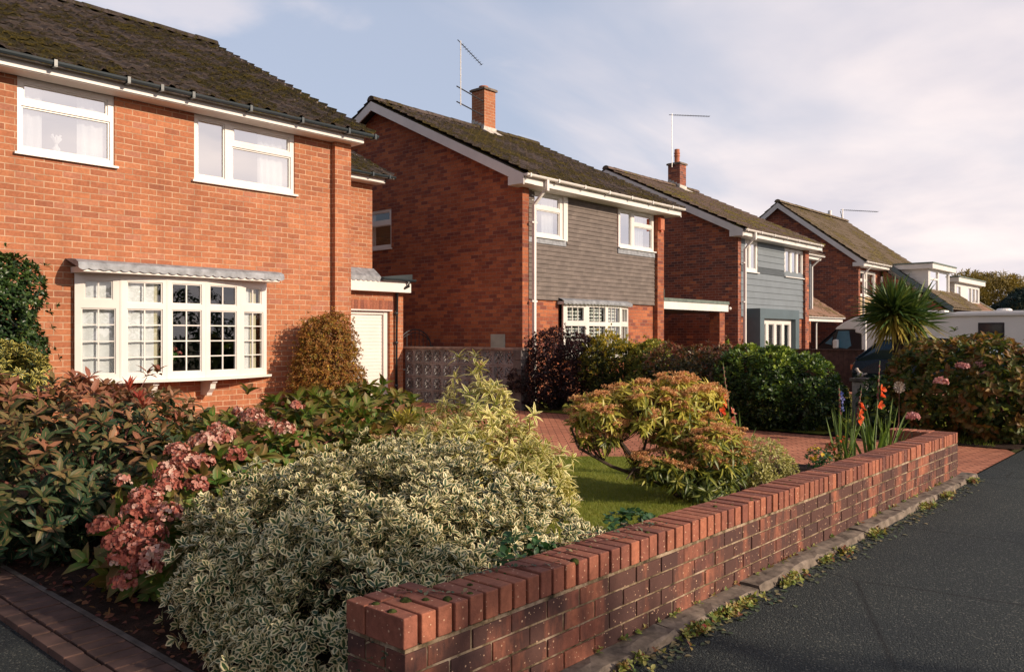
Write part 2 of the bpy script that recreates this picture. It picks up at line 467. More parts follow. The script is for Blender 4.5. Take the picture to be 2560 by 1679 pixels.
class MB:
    def __init__(s):
        s.V = []; s.F = []
    def add(s, vs, fs):
        n = len(s.V); s.V += [tuple(v) for v in vs]; s.F += [[i + n for i in f] for f in fs]
    def box(s, x0, x1, y0, y1, z0, z1):
        s.add([(x0, y0, z0), (x1, y0, z0), (x1, y1, z0), (x0, y1, z0), (x0, y0, z1), (x1, y0, z1), (x1, y1, z1), (x0, y1, z1)],
              [(0, 3, 2, 1), (4, 5, 6, 7), (0, 1, 5, 4), (1, 2, 6, 5), (2, 3, 7, 6), (3, 0, 4, 7)])
        return s
    def obox(s, o, d, a0, a1, n0, n1, z0, z1):
        """box in a frame: origin o(x,y), direction d(unit), a along d, n along outward normal (d rotated -90)"""
        nx, ny = d[1], -d[0]
        P = lambda a, n, z: (o[0] + a * d[0] + n * nx, o[1] + a * d[1] + n * ny, z)
        s.add([P(a0, n0, z0), P(a1, n0, z0), P(a1, n1, z0), P(a0, n1, z0), P(a0, n0, z1), P(a1, n0, z1), P(a1, n1, z1), P(a0, n1, z1)],
              [(0, 1, 2, 3), (4, 7, 6, 5), (0, 4, 5, 1), (1, 5, 6, 2), (2, 6, 7, 3), (3, 7, 4, 0)])
        return s
    def prism(s, poly, vec):
        n = len(poly); v = Vector(vec)
        s.add([tuple(p) for p in poly] + [tuple(Vector(p) + v) for p in poly],
              [list(range(n))[::-1], list(range(n, 2 * n))] + [[i, (i + 1) % n, n + (i + 1) % n, n + i] for i in range(n)])
        return s
    def tube(s, pts, r, n=8, r2=None, cap=True):
        pts = [Vector(p) for p in pts]
        m = len(pts)
        base = len(s.V)
        up = Vector((0, 0, 1))
        for i, p in enumerate(pts):
            t = (pts[min(i + 1, m - 1)] - pts[max(i - 1, 0)]).normalized()
            a = t.cross(up)
            if a.length < 0.1: a = t.cross(Vector((1, 0, 0)))
            a.normalize(); b = t.cross(a)
            rr = r if r2 is None else r + (r2 - r) * i / (m - 1)
            for k in range(n):
                an = 2 * math.pi * k / n
                s.V.append(tuple(p + a * (rr * math.cos(an)) + b * (rr * math.sin(an))))
        for i in range(m - 1):
            for k in range(n):
                s.F.append([base + i * n + k, base + i * n + (k + 1) % n, base + (i + 1) * n + (k + 1) % n, base + (i + 1) * n + k])
        if cap:
            s.F.append([base + k for k in range(n)][::-1]); s.F.append([base + (m - 1) * n + k for k in range(n)])
        return s
    def lathe(s, c, prof, n=20):
        base = len(s.V)
        for (r, z) in prof:
            for k in range(n):
                an = 2 * math.pi * k / n
                s.V.append((c[0] + r * math.cos(an), c[1] + r * math.sin(an), c[2] + z))
        for i in range(len(prof) - 1):
            for k in range(n):
                s.F.append([base + i * n + k, base + i * n + (k + 1) % n, base + (i + 1) * n + (k + 1) % n, base + (i + 1) * n + k])
        s.F.append([base + k for k in range(n)][::-1]); s.F.append([base + (len(prof) - 1) * n + k for k in range(n)])
        return s
    def sphere(s, c, r, n=10, m=6, sz=1.0):
        prof = [(max(1e-4, r * math.sin(math.pi * i / m)), -r * sz * math.cos(math.pi * i / m)) for i in range(m + 1)]
        return s.lathe(c, prof, n)
    def build(s, name, mat, parent=None, **kw):
        return link_mesh(name, s.V, s.F, mat, parent, **kw)

def apart(name, mat, parent, mb, gap=0.06, **kw):
    """one object per separate piece of mb"""
    par = list(range(len(mb.V)))
    def fd(i):
        while par[i] != i: par[i] = par[par[i]]; i = par[i]
        return i
    for f in mb.F:
        for v in f[1:]: par[fd(v)] = fd(f[0])
    comp = {}
    for i in range(len(mb.V)): comp.setdefault(fd(i), []).append(i)
    bx = [[k, np.array([mb.V[i] for i in v])] for k, v in comp.items()]
    grp = [[k, v.min(0), v.max(0), [k]] for k, v in bx]
    ch = True
    while ch:
        ch = False
        for i in range(len(grp)):
            for j in range(i + 1, len(grp)):
                if np.all(grp[i][1] - gap < grp[j][2]) and np.all(grp[j][1] - gap < grp[i][2]):
                    grp[i] = [grp[i][0], np.minimum(grp[i][1], grp[j][1]), np.maximum(grp[i][2], grp[j][2]), grp[i][3] + grp[j][3]]
                    grp.pop(j); ch = True; break
            if ch: break
    out = []
    for g in grp:
        ks = set(g[3]); idx = [i for i in range(len(mb.V)) if fd(i) in ks]; mp_ = {v: n_ for n_, v in enumerate(idx)}
        F_ = [[mp_[v] for v in f] for f in mb.F if fd(f[0]) in ks]
        out.append(link_mesh(name, [mb.V[i] for i in idx], F_, mat, parent, **kw))
    return out

def cells(a0, a1, z0, z1, holes):
    A = sorted({a0, a1, *[h[i] for h in holes for i in (0, 1) if a0 < h[i] < a1]})
    Z = sorted({z0, z1, *[h[i] for h in holes for i in (2, 3) if z0 < h[i] < z1]})
    out = []
    for zi in range(len(Z) - 1):
        run = None
        for ai in range(len(A) - 1):
            ca, cz = (A[ai] + A[ai + 1]) / 2, (Z[zi] + Z[zi + 1]) / 2
            hit = any(h[0] < ca < h[1] and h[2] < cz < h[3] for h in holes)
            if hit:
                if run: out.append(run); run = None
            else:
                run = (run[0], A[ai + 1], Z[zi], Z[zi + 1]) if run else (A[ai], A[ai + 1], Z[zi], Z[zi + 1])
        if run: out.append(run)
    return out

def wall(mb, o, d, a0, a1, z0, z1, th, holes=()):
    for c in cells(a0, a1, z0, z1, holes):
        mb.obox(o, d, c[0], c[1], -th, 0.0, c[2], c[3])

def frame_rects(mb, o, d, a0, a1, z0, z1, panes, depth=0.07, off=0.0):
    for c in cells(a0, a1, z0, z1, panes):
        mb.obox(o, d, c[0], c[1], off - depth, off, c[2], c[3])

def curtain(house_win, o, d, a0, a1, z0, z1, back, mat=None, folds=9, amp=0.02):
    n = max(8, int((a1 - a0) * 40))
    V = []; F = []
    nx, ny = d[1], -d[0]
    for i in range(n + 1):
        a = a0 + (a1 - a0) * i / n
        w = amp * math.sin(a * folds * 6.28 + 1.3 * math.sin(a * 9)) - back
        for z in (z0, z1):
            V.append((o[0] + a * d[0] + w * nx, o[1] + a * d[1] + w * ny, z))
    for i in range(n):
        F.append([2 * i, 2 * i + 2, 2 * i + 3, 2 * i + 1])
    return link_mesh('curtain', V, F, mat or CURT, house_win, smooth=True)

def window(house, o, d, a0, a1, z0, z1, panes, sill=True, curt=(), glass=None, off=-0.02, sillw=0.05, bars=None, fmat=None, name='window', sill_ext=0.04, fin=0.0):
    """panes: rects inside. returns the frame object (a part of the house)"""
    mb = MB()
    frame_rects(mb, o, d, a0, a1, z0, z1, panes, 0.07, off)
    for p in panes:      # inner bead so each light has a rebate
        g = 0.022
        for c in cells(p[0], p[1], p[2], p[3], [(p[0] + g, p[1] - g, p[2] + g, p[3] - g)]):
            mb.obox(o, d, c[0], c[1], off - 0.055, off - 0.018, c[2], c[3])
    if bars:
        for (b0, b1, c0, c1) in bars:
            mb.obox(o, d, b0, b1, off - 0.048, off - 0.022, c0, c1)
    w = mb.build(name, fmat or WHITE, house)
    gm = MB()
    for p in panes:
        gm.obox(o, d, p[0] + 0.02, p[1] - 0.02, off - 0.044, off - 0.040, p[2] + 0.02, p[3] - 0.02)
    gm.build('pane', glass or GLASS, w)
    if sill:
        MB().obox(o, d, a0 - sill_ext, a1 + sill_ext, off - 0.02, off + sillw + 0.02, z0 - 0.032, z0 - 0.002).build('sill', WHITE, w)
    for c in curt:
        curtain(w, o, d, c[0], c[1], z0 + 0.02, z1 - 0.02, -off + 0.14, c[2] if len(c) > 2 else None)
    return w

def roof_tiles(mb, x0, x1, y0, z0, y1, z1, tw=0.30, g=0.33, roll=0.028, step=0.028, jag=0.006, flat=False, seg=5):
    """tiled slope from eave (y0,z0) to ridge (y1,z1); mb collects geometry"""
    L = math.hypot(y1 - y0, z1 - z0)
    ty, tz = (y1 - y0) / L, (z1 - z0) / L
    ny, nz = -tz, ty
    if nz < 0: ny, nz = -ny, -nz
    nc = max(1, round(L / g)); g = L / nc
    nt_ = max(1, round((x1 - x0) / tw)); tw = (x1 - x0) / nt_
    if flat: prof = [0, roll * 0.2, 0, 0, 0]
    else: prof = [roll, roll * 0.8, 0.0, -0.004, 0.0][:seg]
    us = [0, 0.14, 0.30, 0.62, 0.88] if not flat else [0, 0.03, 0.07, 0.4, 0.8]
    for c in range(nc):
        s0, s1 = c * g, (c + 1) * g + 0.03
        base = len(mb.V)
        ncol = 0
        sh = (0.5 if (c % 2 and flat) else 0.0) * tw
        for t in range(nt_ + 1):
            j0 = random.uniform(-jag, jag)
            for k in range(5):
                if t == nt_ and k > 0: break
                x = x0 + (t + us[k]) * tw + sh
                x = min(x, x1)
                h = prof[k]
                hl = h + step + j0
                mb.V.append((x, y0 + ty * (s0 + j0) + ny * (hl - 0.03), z0 + tz * (s0 + j0) + nz * (hl - 0.03)))
                mb.V.append((x, y0 + ty * (s0 + j0) + ny * hl, z0 + tz * (s0 + j0) + nz * hl))
                mb.V.append((x, y0 + ty * s1 + ny * h, z0 + tz * s1 + nz * h))
                ncol += 1
        for i in range(ncol - 1):
            a = base + i * 3
            mb.F.append([a, a + 3, a + 4, a + 1])
            mb.F.append([a + 1, a + 4, a + 5, a + 2])
    # slab underneath
    mb.prism([(x0, y0 + 0.02, z0 - 0.012), (x0, y1, z1 - 0.012), (x0, y1, z1 - 0.06), (x0, y0 + 0.02, z0 - 0.06)], (x1 - x0, 0, 0))

def ridge_tiles(mb, x0, x1, y, z, r=0.12, L=0.45):
    n = max(1, round((x1 - x0) / L)); L = (x1 - x0) / n
    for i in range(n):
        a, b_ = x0 + i * L, x0 + (i + 1) * L + 0.02
        dz = random.uniform(-0.006, 0.01)
        base = len(mb.V)
        for x, rr in ((a, r), (b_, r * 0.94)):
            for k in range(9):
                an = math.pi * k / 8
                mb.V.append((x, y - rr * 1.15 * math.cos(an), z + dz - 0.03 + rr * math.sin(an)))
        for k in range(8):
            mb.F.append([base + k, base + k + 1, base + 9 + k + 1, base + 9 + k])
        mb.F.append([base + k for k in range(9)])
        mb.F.append([base + 9 + k for k in range(9)][::-1])

def gutter(mb, x0, x1, y, z, r=0.06):
    base = len(mb.V)
    for x in (x0, x1):
        for k in range(9):
            an = math.pi * k / 8
            mb.V.append((x, y - r * math.cos(an), z - r * math.sin(an)))
        for k in range(9):
            an = math.pi * (8 - k) / 8
            mb.V.append((x, y - (r - 0.008) * math.cos(an), z - (r - 0.008) * math.sin(an)))
    for k in range(18):
        mb.F.append([base + k, base + (k + 1) % 18, base + 18 + (k + 1) % 18, base + 18 + k])
    mb.F.append(list(range(base, base + 9))); mb.F.append(list(range(base + 18, base + 27))[::-1])

def brackets(mb, xs, y, z, r=0.06):
    for x in xs:
        mb.box(x - 0.02, x + 0.02, y - r - 0.008, y + 0.06, z - r - 0.012, z - r + 0.01)
        mb.box(x - 0.02, x + 0.02, y - r - 0.012, y - r - 0.002, z - r, z + 0.012)

# ================================================================== SETTING
def sheet(name, poly, z, mat, kind='structure'):
    o = link_mesh(name, [(p[0], p[1], z) for p in poly], [list(range(len(poly)))], mat)
    o['kind'] = kind
    return o
def rect(x0, x1, y0, y1): return [(x0, y0), (x1, y0), (x1, y1), (x0, y1)]

sheet('ground', rect(-400, 900, -400, 900), -0.03, FIELD)
sheet('road', rect(-60, 260, -7.5, 2.10), 0.0, ASPH)
sheet('driveway', rect(-4.5, 1.385, 2.10, 11.5), 0.0, ASPH)
LB = [(4.9, 10.4), (5.6, 9.3), (6.3, 8.2), (6.95, 7.1), (7.55, 6.05), (8.0, 5.5), (8.5, 4.75), (8.9, 4.0), (9.15, 3.3), (9.3, 2.7), (9.40, 2.10)]
PL = [(4.9, 11.6)] + LB[::1] + [(11.75, 2.10), (12.05, 2.25), (12.0, 3.4), (11.9, 5.0), (12.0, 9.0), (12.05, 14.3), (8.7, 14.3), (8.6, 11.6)]
sheet('driveway_paving', PL, 0.012, PAV)
sheet('garden_bed', [(1.66, 2.2)] + [(9.4, 2.2)] + LB[::-1] + [(4.9, 11.45), (1.66, 11.45)], 0.03, SOIL)
lawn_poly = [(4.4, 2.75), (5.2, 2.75), (6.2, 3.0), (7.0, 3.5), (8.0, 4.1), (8.45, 4.6), (8.0, 5.42), (7.52, 5.98), (6.9, 7.05), (6.2, 8.2), (5.2, 8.4), (4.6, 7.4), (4.3, 5.6), (4.2, 4.0)]
sheet('lawn', lawn_poly, 0.055, LAWN)
mb = MB(); y = 2.12
while y < 11.4:
    mb.box(1.485 + random.uniform(-.003, .003), 1.662, y, y + 0.088, -0.01, 0.034 + random.uniform(-.003, .003)); y += 0.101
y = 2.12
while y < 11.4:
    mb.box(1.385, 1.470 + random.uniform(-.003, .003), y, y + 0.188, -0.01, 0.032 + random.uniform(-.003, .003)); y += 0.201
EDGE_MB = mb
sheet('neighbour_lawn', [(14.4, 2.12), (19.3, 2.12), (19.3, 11.4), (12.06, 11.4), (12.06, 4.6), (14.4, 4.6)], 0.02, LAWN)
sheet('neighbour_bed', rect(12.06, 14.4, 2.12, 4.6), 0.024, SOIL)
sheet('neighbour_drive', rect(19.3, 23.0, 2.1, 16), 0.012, PAV)
sheet('side_path', rect(12.06, 13.2, 10.5, 17), 0.012, BLOCK)

# edging inner strip
mb = MB(); mb.box(1.668, 1.70, 2.42, 11.4, 0.0, 0.036)
tag(mb.build('edging_strip', simple('dirty_concrete', (0.12, 0.095, 0.08), 0.95, 0.3, 8), bevel=0.004), None, None, None, 'structure')

# kerb stones along the foot of the wall
def rough_box(mb, x0, x1, y0, y1, z0, z1, nx=6, amp=0.006):
    ring = []
    base = len(mb.V)
    prof = [(y0, z0), (y0 + 0.004, z1 - 0.012), (y0 + 0.016, z1), ((y0 + y1) / 2, z1 + 0.002), (y1, z1)]
    for i in range(nx + 1):
        x = x0 + (x1 - x0) * i / nx
        for (y, z) in prof:
            mb.V.append((x, y + random.uniform(-amp, amp), z + random.uniform(-amp, amp) * (z > z0)))
    k = len(prof)
    for i in range(nx):
        for j in range(k - 1):
            a = base + i * k + j
            mb.F.append([a, a + k, a + k + 1, a + 1])
    mb.F.append([base + j for j in range(k)]); mb.F.append([base + nx * k + j for j in range(k)][::-1])
mb = MB(); x = -1.0
while x < 9.4:
    L = random.uniform(0.85, 0.95)
    rough_box(mb, x, min(x + L - 0.012, 9.56), 2.04, 2.185, -0.02, 0.045 + random.uniform(-0.006, 0.006), 12)
    x += L
tag(mb.build('kerb', CONC, smooth=False), None, None, None, 'structure')

# ================================================================== GARDEN WALL
EDGB = simple('edging_brick', (0.105, 0.056, 0.043), 0.9, 0.25, 7)
tag(EDGE_MB.build('path_edging', EDGB, bevel=0.004), None, None, None, 'structure')
GW = thing('garden_wall', (5.6, 2.28, 0.0), 'low red brick garden wall with brick on edge coping beside the dark road', 'garden wall')
WY = 2.17; WX0 = 1.868; WX1 = 9.302; HT = 0.485
def brick(mb, x0, x1, y0, y1, z0, z1, j=0.0025):
    d = [random.uniform(-j, j) for _ in range(4)]
    mb.box(x0 + d[0] * 0.5, x1 + d[1] * 0.5, y0 + d[2], y1, z0, z1 + d[3] * 0.4)
wm = MB(); z = 0.04
for c in range(4):
    z0 = z + c * 0.0825; z1 = z0 + 0.072
    off = (c % 2) * 0.1125
    # pier end
    if c % 2: seq = [(WX0, WX0 + 0.1025)]; xs = WX0 + 0.1125
    else: seq = []; xs = WX0
    x = xs
    while x < WX1 - 0.02:
        seq.append((x, min(x + 0.215, WX1))); x += 0.225
    for (a, b_) in seq:
        if a < WX0 + 0.33:
            brick(wm, a, b_, WY, WY + 0.1025, z0, z1)
        else:
            brick(wm, a, b_, WY, WY + 0.215, z0, z1)
    for (ya, yb) in ([(WY + 0.1125, WY + 0.327)] if c % 2 == 0 else [(WY + 0.1125, WY + 0.215), (WY + 0.225, WY + 0.327)]):
        brick(wm, WX0, WX0 + 0.1025, ya, yb, z0, z1)
        brick(wm, WX0 + 0.1125, WX0 + 0.33, ya, yb, z0, z1)
    for k in range(2):
        brick(wm, WX1 - 0.215, WX1, WY + 0.225 + k * 0.225, WY + 0.44 + k * 0.225, z0, z1)
wm.build('brickwork', GB_WALL, GW, bevel=0.003)
cm_ = MB(); x = WX0 - 0.008; zc0, zc1 = 0.378, HT; i = 0
while x < WX1 - 0.05:
    w = 0.0685
    brick(cm_, x, x + w, WY - 0.004, WY + 0.211, zc0, zc1 + random.uniform(-0.003, 0.003), 0.004)
    if i < 4: brick(cm_, x, x + w, WY + 0.222, WY + 0.327, zc0, zc1, 0.004)
    x += 0.0832; i += 1
for k in range(5):
    brick(cm_, WX1 - 0.215, WX1, WY + 0.222 + k * 0.083, WY + 0.294 + k * 0.083, zc0, zc1, 0.002)
cm_.build('coping', GB_CAP, GW, bevel=0.005)
mm = MB()
mm.box(WX0 + 0.006, WX1 - 0.008, WY + 0.007, WY + 0.205, 0.0, 0.374)
mm.box(WX0 + 0.006, WX1 - 0.008, WY + 0.016, WY + 0.198, 0.374, 0.466)
mm.box(WX0 + 0.006, WX0 + 0.322, WY + 0.20, WY + 0.32, 0.0, 0.476)
mm.box(WX1 - 0.208, WX1 - 0.008, WY + 0.20, WY + 0.63, 0.0, 0.476)
mm.build('mortar', MORT, GW)
ms = MB()
for (px_, py_, r) in [(2.0, WY + 0.15, 0.024), (2.055, WY + 0.1, 0.018), (1.885, WY + 0.09, 0.022), (2.12, WY + 0.05, 0.02), (1.90, WY + 0.2, 0.02), (2.22, WY + 0.03, 0.016), (2.3, WY + 0.11, 0.014), (2.85, WY + 0.012, 0.022), (3.5, WY + 0.05, 0.016), (4.3, WY + 0.1, 0.016), (4.6, WY + 0.02, 0.015), (5.4, WY + 0.12, 0.016)]:
    ms.sphere((px_, py_, HT - 0.004), r, 9, 6, 0.75)
for k in range(60):
    xx = WX0 + 0.068 + 0.0832 * random.randint(0, 88)
    ms.sphere((xx, WY + random.uniform(0.01, 0.2), HT - 0.006), random.uniform(0.005, 0.010), 6, 4, 0.8)
ms.build('moss', MOSS, GW, smooth=True)

# ================================================================== HOUSES
F0 = lambda y: ((0.0, y), (1.0, 0.0))          # facade frame: a = X, outward = -Y

# ---------------- house 1 (left, large)
H1 = thing('brick_house', (3.0, 16.6, 0.0), 'large orange brick house at left with bow window and mossy hipless roof', 'house')
H1['label'] = 'large orange brick house at the left with a five light bow window and black gutter'
o, d = F0(11.5)
h1holes = [(3.51, 4.70, 3.79, 4.74), (5.84, 7.55, 3.77, 4.74), (4.22, 6.93, 0.90, 2.28)]
wb = MB()
wall(wb, o, d, -3.0, 8.6, 0.0, 4.74, 0.26, h1holes)
wb.box(8.27, 8.6, 11.395, 11.5, 0.0, 4.74)                       # pilaster
wb.box(8.34, 8.6, 11.76, 21.6, 0.0, 4.74)                        # right side wall
wb.prism([(8.34, 11.5, 4.74), (8.34, 21.6, 4.74), (8.34, 16.6, 7.3)], (0.26, 0, 0))
wb.box(-3.0, 8.34, 21.35, 21.6, 0.0, 4.74)
wb.box(-3.0, -2.75, 11.76, 21.35, 0.0, 4.74)
wb.build('wall', BR1, H1)
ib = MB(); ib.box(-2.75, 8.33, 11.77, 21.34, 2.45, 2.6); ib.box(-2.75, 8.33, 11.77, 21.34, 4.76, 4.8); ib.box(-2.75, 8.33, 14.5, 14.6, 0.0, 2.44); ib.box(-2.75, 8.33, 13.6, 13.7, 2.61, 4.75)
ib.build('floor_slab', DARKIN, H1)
rb = MB()
roof_tiles(rb, -3.4, 8.85, 11.05, 4.90, 16.6, 7.76, 0.30, 0.31, 0.036, 0.038, 0.009)
rb.prism([(-3.4, 22.1, 4.9), (-3.4, 16.6, 7.74), (-3.4, 16.6, 7.66), (-3.4, 22.1, 4.82)], (12.25, 0, 0))
rf = rb.build('roof', ROOF1, H1)
mb = MB(); ridge_tiles(mb, -3.4, 8.9, 16.6, 7.78); mb.build('ridge_tiles', ROOF1, rf)
mb = MB()                                                       # verge mortar pointing at tile ends
for k in range(21):
    t = (k + 0.2) / 21
    mb.box(8.80, 8.862, 11.05 + 5.55 * t, 11.05 + 5.55 * t + 0.09, 4.865 + 2.86 * t, 4.925 + 2.86 * t + 0.012)
mb.prism([(8.835, 11.05, 4.86), (8.835, 16.6, 7.72), (8.835, 16.6, 7.70), (8.835, 11.05, 4.84)], (0.024, 0, 0))
mb.build('verge_pointing', CONC, rf)
mb = MB()
mb.box(-3.4, 8.71, 11.18, 11.2, 4.755, 4.93)                    # fascia board
mb.box(-3.4, 8.70, 11.2, 11.5, 4.745, 4.755)                    # soffit
mb.prism([(8.69, 11.2, 4.755), (8.69, 16.6, 7.50), (8.69, 16.6, 7.68), (8.69, 11.2, 4.86)], (0.02, 0, 0))
mb.build('fascia', WHITEB, H1, bevel=0.002)
mb = MB(); gutter(mb, -3.4, 8.93, 11.105, 4.905, 0.065)
brackets(mb, [0.2, 1.1, 2.0, 2.9, 3.8, 4.7, 5.15, 5.6, 6.5, 7.4, 8.3, 8.85], 11.105, 4.905, 0.065)
mb.build('gutter', BLACK, H1, smooth=False)
window(H1, o, d, 3.51, 4.70, 3.79, 4.745, [(3.58, 4.62, 4.47, 4.68), (3.56, 4.65, 3.86, 4.39)], curt=[(3.55, 3.85), (4.28, 4.66)])
window(H1, o, d, 5.84, 7.55, 3.77, 4.745, [(5.90, 6.34, 3.85, 4.69), (6.48, 7.47, 4.45, 4.68), (6.46, 7.49, 3.85, 4.37)], curt=[(5.88, 6.0), (6.98, 7.5)])
VS = MB(); VS.lathe((4.02, 11.66, 3.86), [(0.03, 0), (0.045, 0.03), (0.05, 0.08), (0.02, 0.11), (0.022, 0.13)], 12)
for k in range(9):
    an = 0.7 * k; VS.tube([(4.02, 11.66, 3.98), (4.02 + 0.06 * math.cos(an), 11.66 + 0.03 * math.sin(an), 4.08 + 0.02 * (k % 3))], 0.006, 5, 0.016)
tag(VS.build('flower_vase', CURT, smooth=True), 'small white vase of flowers on the inner sill of the upper left window', 'vase')
# bow window
BW = MB()
pts = [(4.16, 11.42), (4.70, 11.26), (5.29, 11.18), (5.86, 11.18), (6.45, 11.26), (6.99, 11.42)]
panes_g = MB(); beads = MB()
zb0, zb1 = 0.87, 2.30
for i in range(5):
    p, q = Vector(pts[i]), Vector(pts[i + 1])
    L = (q - p).length; dd = (q - p) / L
    m = 0.075 if i in (0, 4) else 0.065
    pa = [(m, L - m, zb0 + 0.09, 1.84), (m + (0.035 if i in (0, 4) else 0.0), L - m - (0.035 if i in (0, 4) else 0.0), 1.94 + (0.02 if i in (0, 4) else -0.02), zb1 - 0.09)]
    frame_rects(BW, p, dd, 0.0, L, zb0, zb1, pa, 0.07, 0.0)
    for r in pa:
        for c in cells(r[0], r[1], r[2], r[3], [(r[0] + 0.016, r[1] - 0.016, r[2] + 0.016, r[3] - 0.016)]):
            BW.obox(p, dd, c[0], c[1], -0.05, -0.014, c[2], c[3])
        mid = (r[0] + r[1]) / 2
        BW.obox(p, dd, mid - 0.009, mid + 0.009, -0.046, -0.022, r[2], r[3])
    lo = pa[0]
    for k in (1, 2, 3):
        zz = lo[2] + (lo[3] - lo[2]) * k / 4
        BW.obox(p, dd, lo[0], lo[1], -0.045, -0.021, zz - 0.008, zz + 0.008)
    for r in pa:
        panes_g.obox(p, dd, r[0] + 0.012, r[1] - 0.012, -0.037, -0.033, r[2] + 0.012, r[3] - 0.012)
for q in pts[1:-1]:                                             # corner posts
    BW.tube([(q[0], q[1] + 0.038, zb0 + 0.001), (q[0], q[1] + 0.038, zb1 - 0.001)], 0.042, 12)
bw = BW.build('bow_window', WHITE, H1)
panes_g.build('pane', GLASSLO, bw)
mb = MB()
mb.prism([(4.08, 11.49, 0.835), (4.08, 11.40, 0.835), (4.68, 11.165, 0.835), (5.28, 11.05, 0.835), (5.88, 11.05, 0.835), (6.48, 11.165, 0.835), (7.07, 11.40, 0.835), (7.07, 11.49, 0.835)], (0, 0, 0.035))
mb.build('sill', WHITE, bw)
mb = MB()
for cx in (5.12, 5.98):
    mb.prism([(cx - 0.04, 11.5, 0.835), (cx - 0.04, 11.16, 0.835), (cx - 0.04, 11.16, 0.79), (cx - 0.04, 11.2, 0.78), (cx - 0.04, 11.22, 0.70), (cx - 0.04, 11.3, 0.64), (cx - 0.04, 11.32, 0.60), (cx - 0.04, 11.5, 0.60)], (0.08, 0, 0))
apart('corbel', WHITE, bw, mb)
mb = MB()
mb.box(4.14, 7.0, 11.07, 11.5, 2.30, 2.375)
mb.build('canopy_board', WHITE, bw)
# lead canopy with scalloped apron
V = []; F = []
n = 120; xa, xb = 4.07, 7.07
for i in range(n + 1):
    x = xa + (xb - xa) * i / n
    s = abs(math.sin(math.pi * (x - xa) / (xb - xa) * 23))
    for (y, z) in ((11.5, 2.485), (11.3, 2.475), (11.14, 2.455), (11.06, 2.42), (11.045, 2.385), (11.045, 2.345 - 0.026 * s ** 0.7)):
        V.append((x, y, z))
for i in range(n):
    for j in range(5):
        a = i * 6 + j
        F.append([a, a + 6, a + 7, a + 1])
F.append([j for j in range(6)]); F.append([n * 6 + j for j in range(6)][::-1])
link_mesh('lead_canopy', V, F, LEAD, bw)
for (p, q, a0, a1, mt) in ((pts[0], pts[1], 0.02, 0.60, None), (pts[1], pts[2], -0.02, 0.44, None), (pts[1], pts[2], 0.42, 0.50, CURTY), (pts[4], pts[5], 0.05, 0.3, None), (pts[4], pts[5], 0.31, 0.43, CURTY)):
    p, q = Vector(p), Vector(q); dd = (q - p).normalized()
    curtain(bw, p, dd, a0, a1, 0.92, 2.25, 0.10, mt, 5, 0.008)

# rear wing + garage of house 1
o2, d2 = F0(14.05)
gb = MB()
gb.box(8.6, 11.17, 14.05, 20.0, 2.7, 4.74)
wall(gb, (0, 14.0), (1, 0), 8.6, 12.0, 0.0, 2.46, 0.24, [(9.1, 11.62, -0.1, 2.02)])
gb.box(11.78, 12.0, 14.24, 19.5, 0.0, 2.46)
gb.build('wing_wall', BR1, H1)
mb = MB()
for k in range(38):                                             # soldier course over the garage door
    mb.box(8.66 + k * 0.083, 8.66 + k * 0.083 + 0.073, 13.994, 14.0, 2.03, 2.245)
mb.build('soldier_course', GB_CAP, H1)
rb = MB(); roof_tiles(rb, 8.6, 11.42, 13.62, 4.90, 19.0, 7.60, 0.30, 0.30, 0.030, 0.03, 0.01); rb.build('wing_roof', ROOF1, H1)
mb = MB()
for k in range(12):
    t = (k + 0.2) / 18
    mb.box(11.37, 11.43, 13.62 + 5.38 * t, 13.62 + 5.38 * t + 0.09, 4.865 + 2.7 * t, 4.93 + 2.7 * t)
mb.prism([(11.40, 13.62, 4.86), (11.40, 17.2, 6.656), (11.40, 17.2, 6.63), (11.40, 13.62, 4.835)], (0.024, 0, 0))
mb.build('wing_verge_pointing', CONC, H1)
mb = MB(); mb.box(8.6, 11.30, 13.75, 13.77, 4.755, 4.92); mb.box(8.6, 11.29, 13.77, 14.05, 4.745, 4.755)
mb.prism([(11.28, 13.75, 4.755), (11.28, 19, 7.4), (11.28, 19, 7.55), (11.28, 13.75, 4.86)], (0.02, 0, 0))
mb.box(8.6, 12.06, 13.80, 13.83, 2.43, 2.70)                     # garage fascia
mb.box(8.6, 12.06, 13.83, 14.0, 2.425, 2.435)
mb.build('wing_fascia', WHITEB, H1)
mb = MB(); mb.box(8.6, 12.1, 13.83, 19.5, 2.70, 2.74); mb.build('garage_roof', GREENF, H1)
V = []; F = []
for i in range(61):
    x = 8.6 + (11.2 - 8.6) * i / 60
    s = abs(math.sin(math.pi * i / 60 * 20))
    V += [(x, 14.04, 2.93), (x, 13.86, 2.80), (x, 13.785, 2.74), (x, 13.785, 2.66 - 0.03 * s)]
for i in range(60):
    for j in range(3): F.append([i * 4 + j, i * 4 + 4 + j, i * 4 + 5 + j, i * 4 + 1 + j])
link_mesh('lead_flashing', V, F, LEAD, H1)
mb = MB(); gutter(mb, 8.6, 11.48, 13.67, 4.905, 0.06); brackets(mb, [9.3, 10.1, 10.85, 11.3], 13.67, 4.905)
gutter(mb, 11.2, 12.12, 13.74, 2.72, 0.06)
mb.prism([(11.2, 13.8, 2.74), (12.1, 13.8, 2.70), (12.1, 13.8, 2.84), (11.7, 13.8, 2.80)], (0, 0.2, 0))
apart('wing_gutter', BLACK, H1, mb)
mb = MB(); mb.tube([(11.95, 13.74, 2.66), (11.95, 13.74, 2.58), (11.76, 13.93, 2.42), (11.76, 13.95, 0.0)], 0.036, 10)
for z in (1.95, 1.3, 0.35): mb.tube([(11.76, 13.95, z), (11.76, 13.95, z + 0.05)], 0.046, 10)
mb.build('downpipe', BLACK, H1, smooth=True)
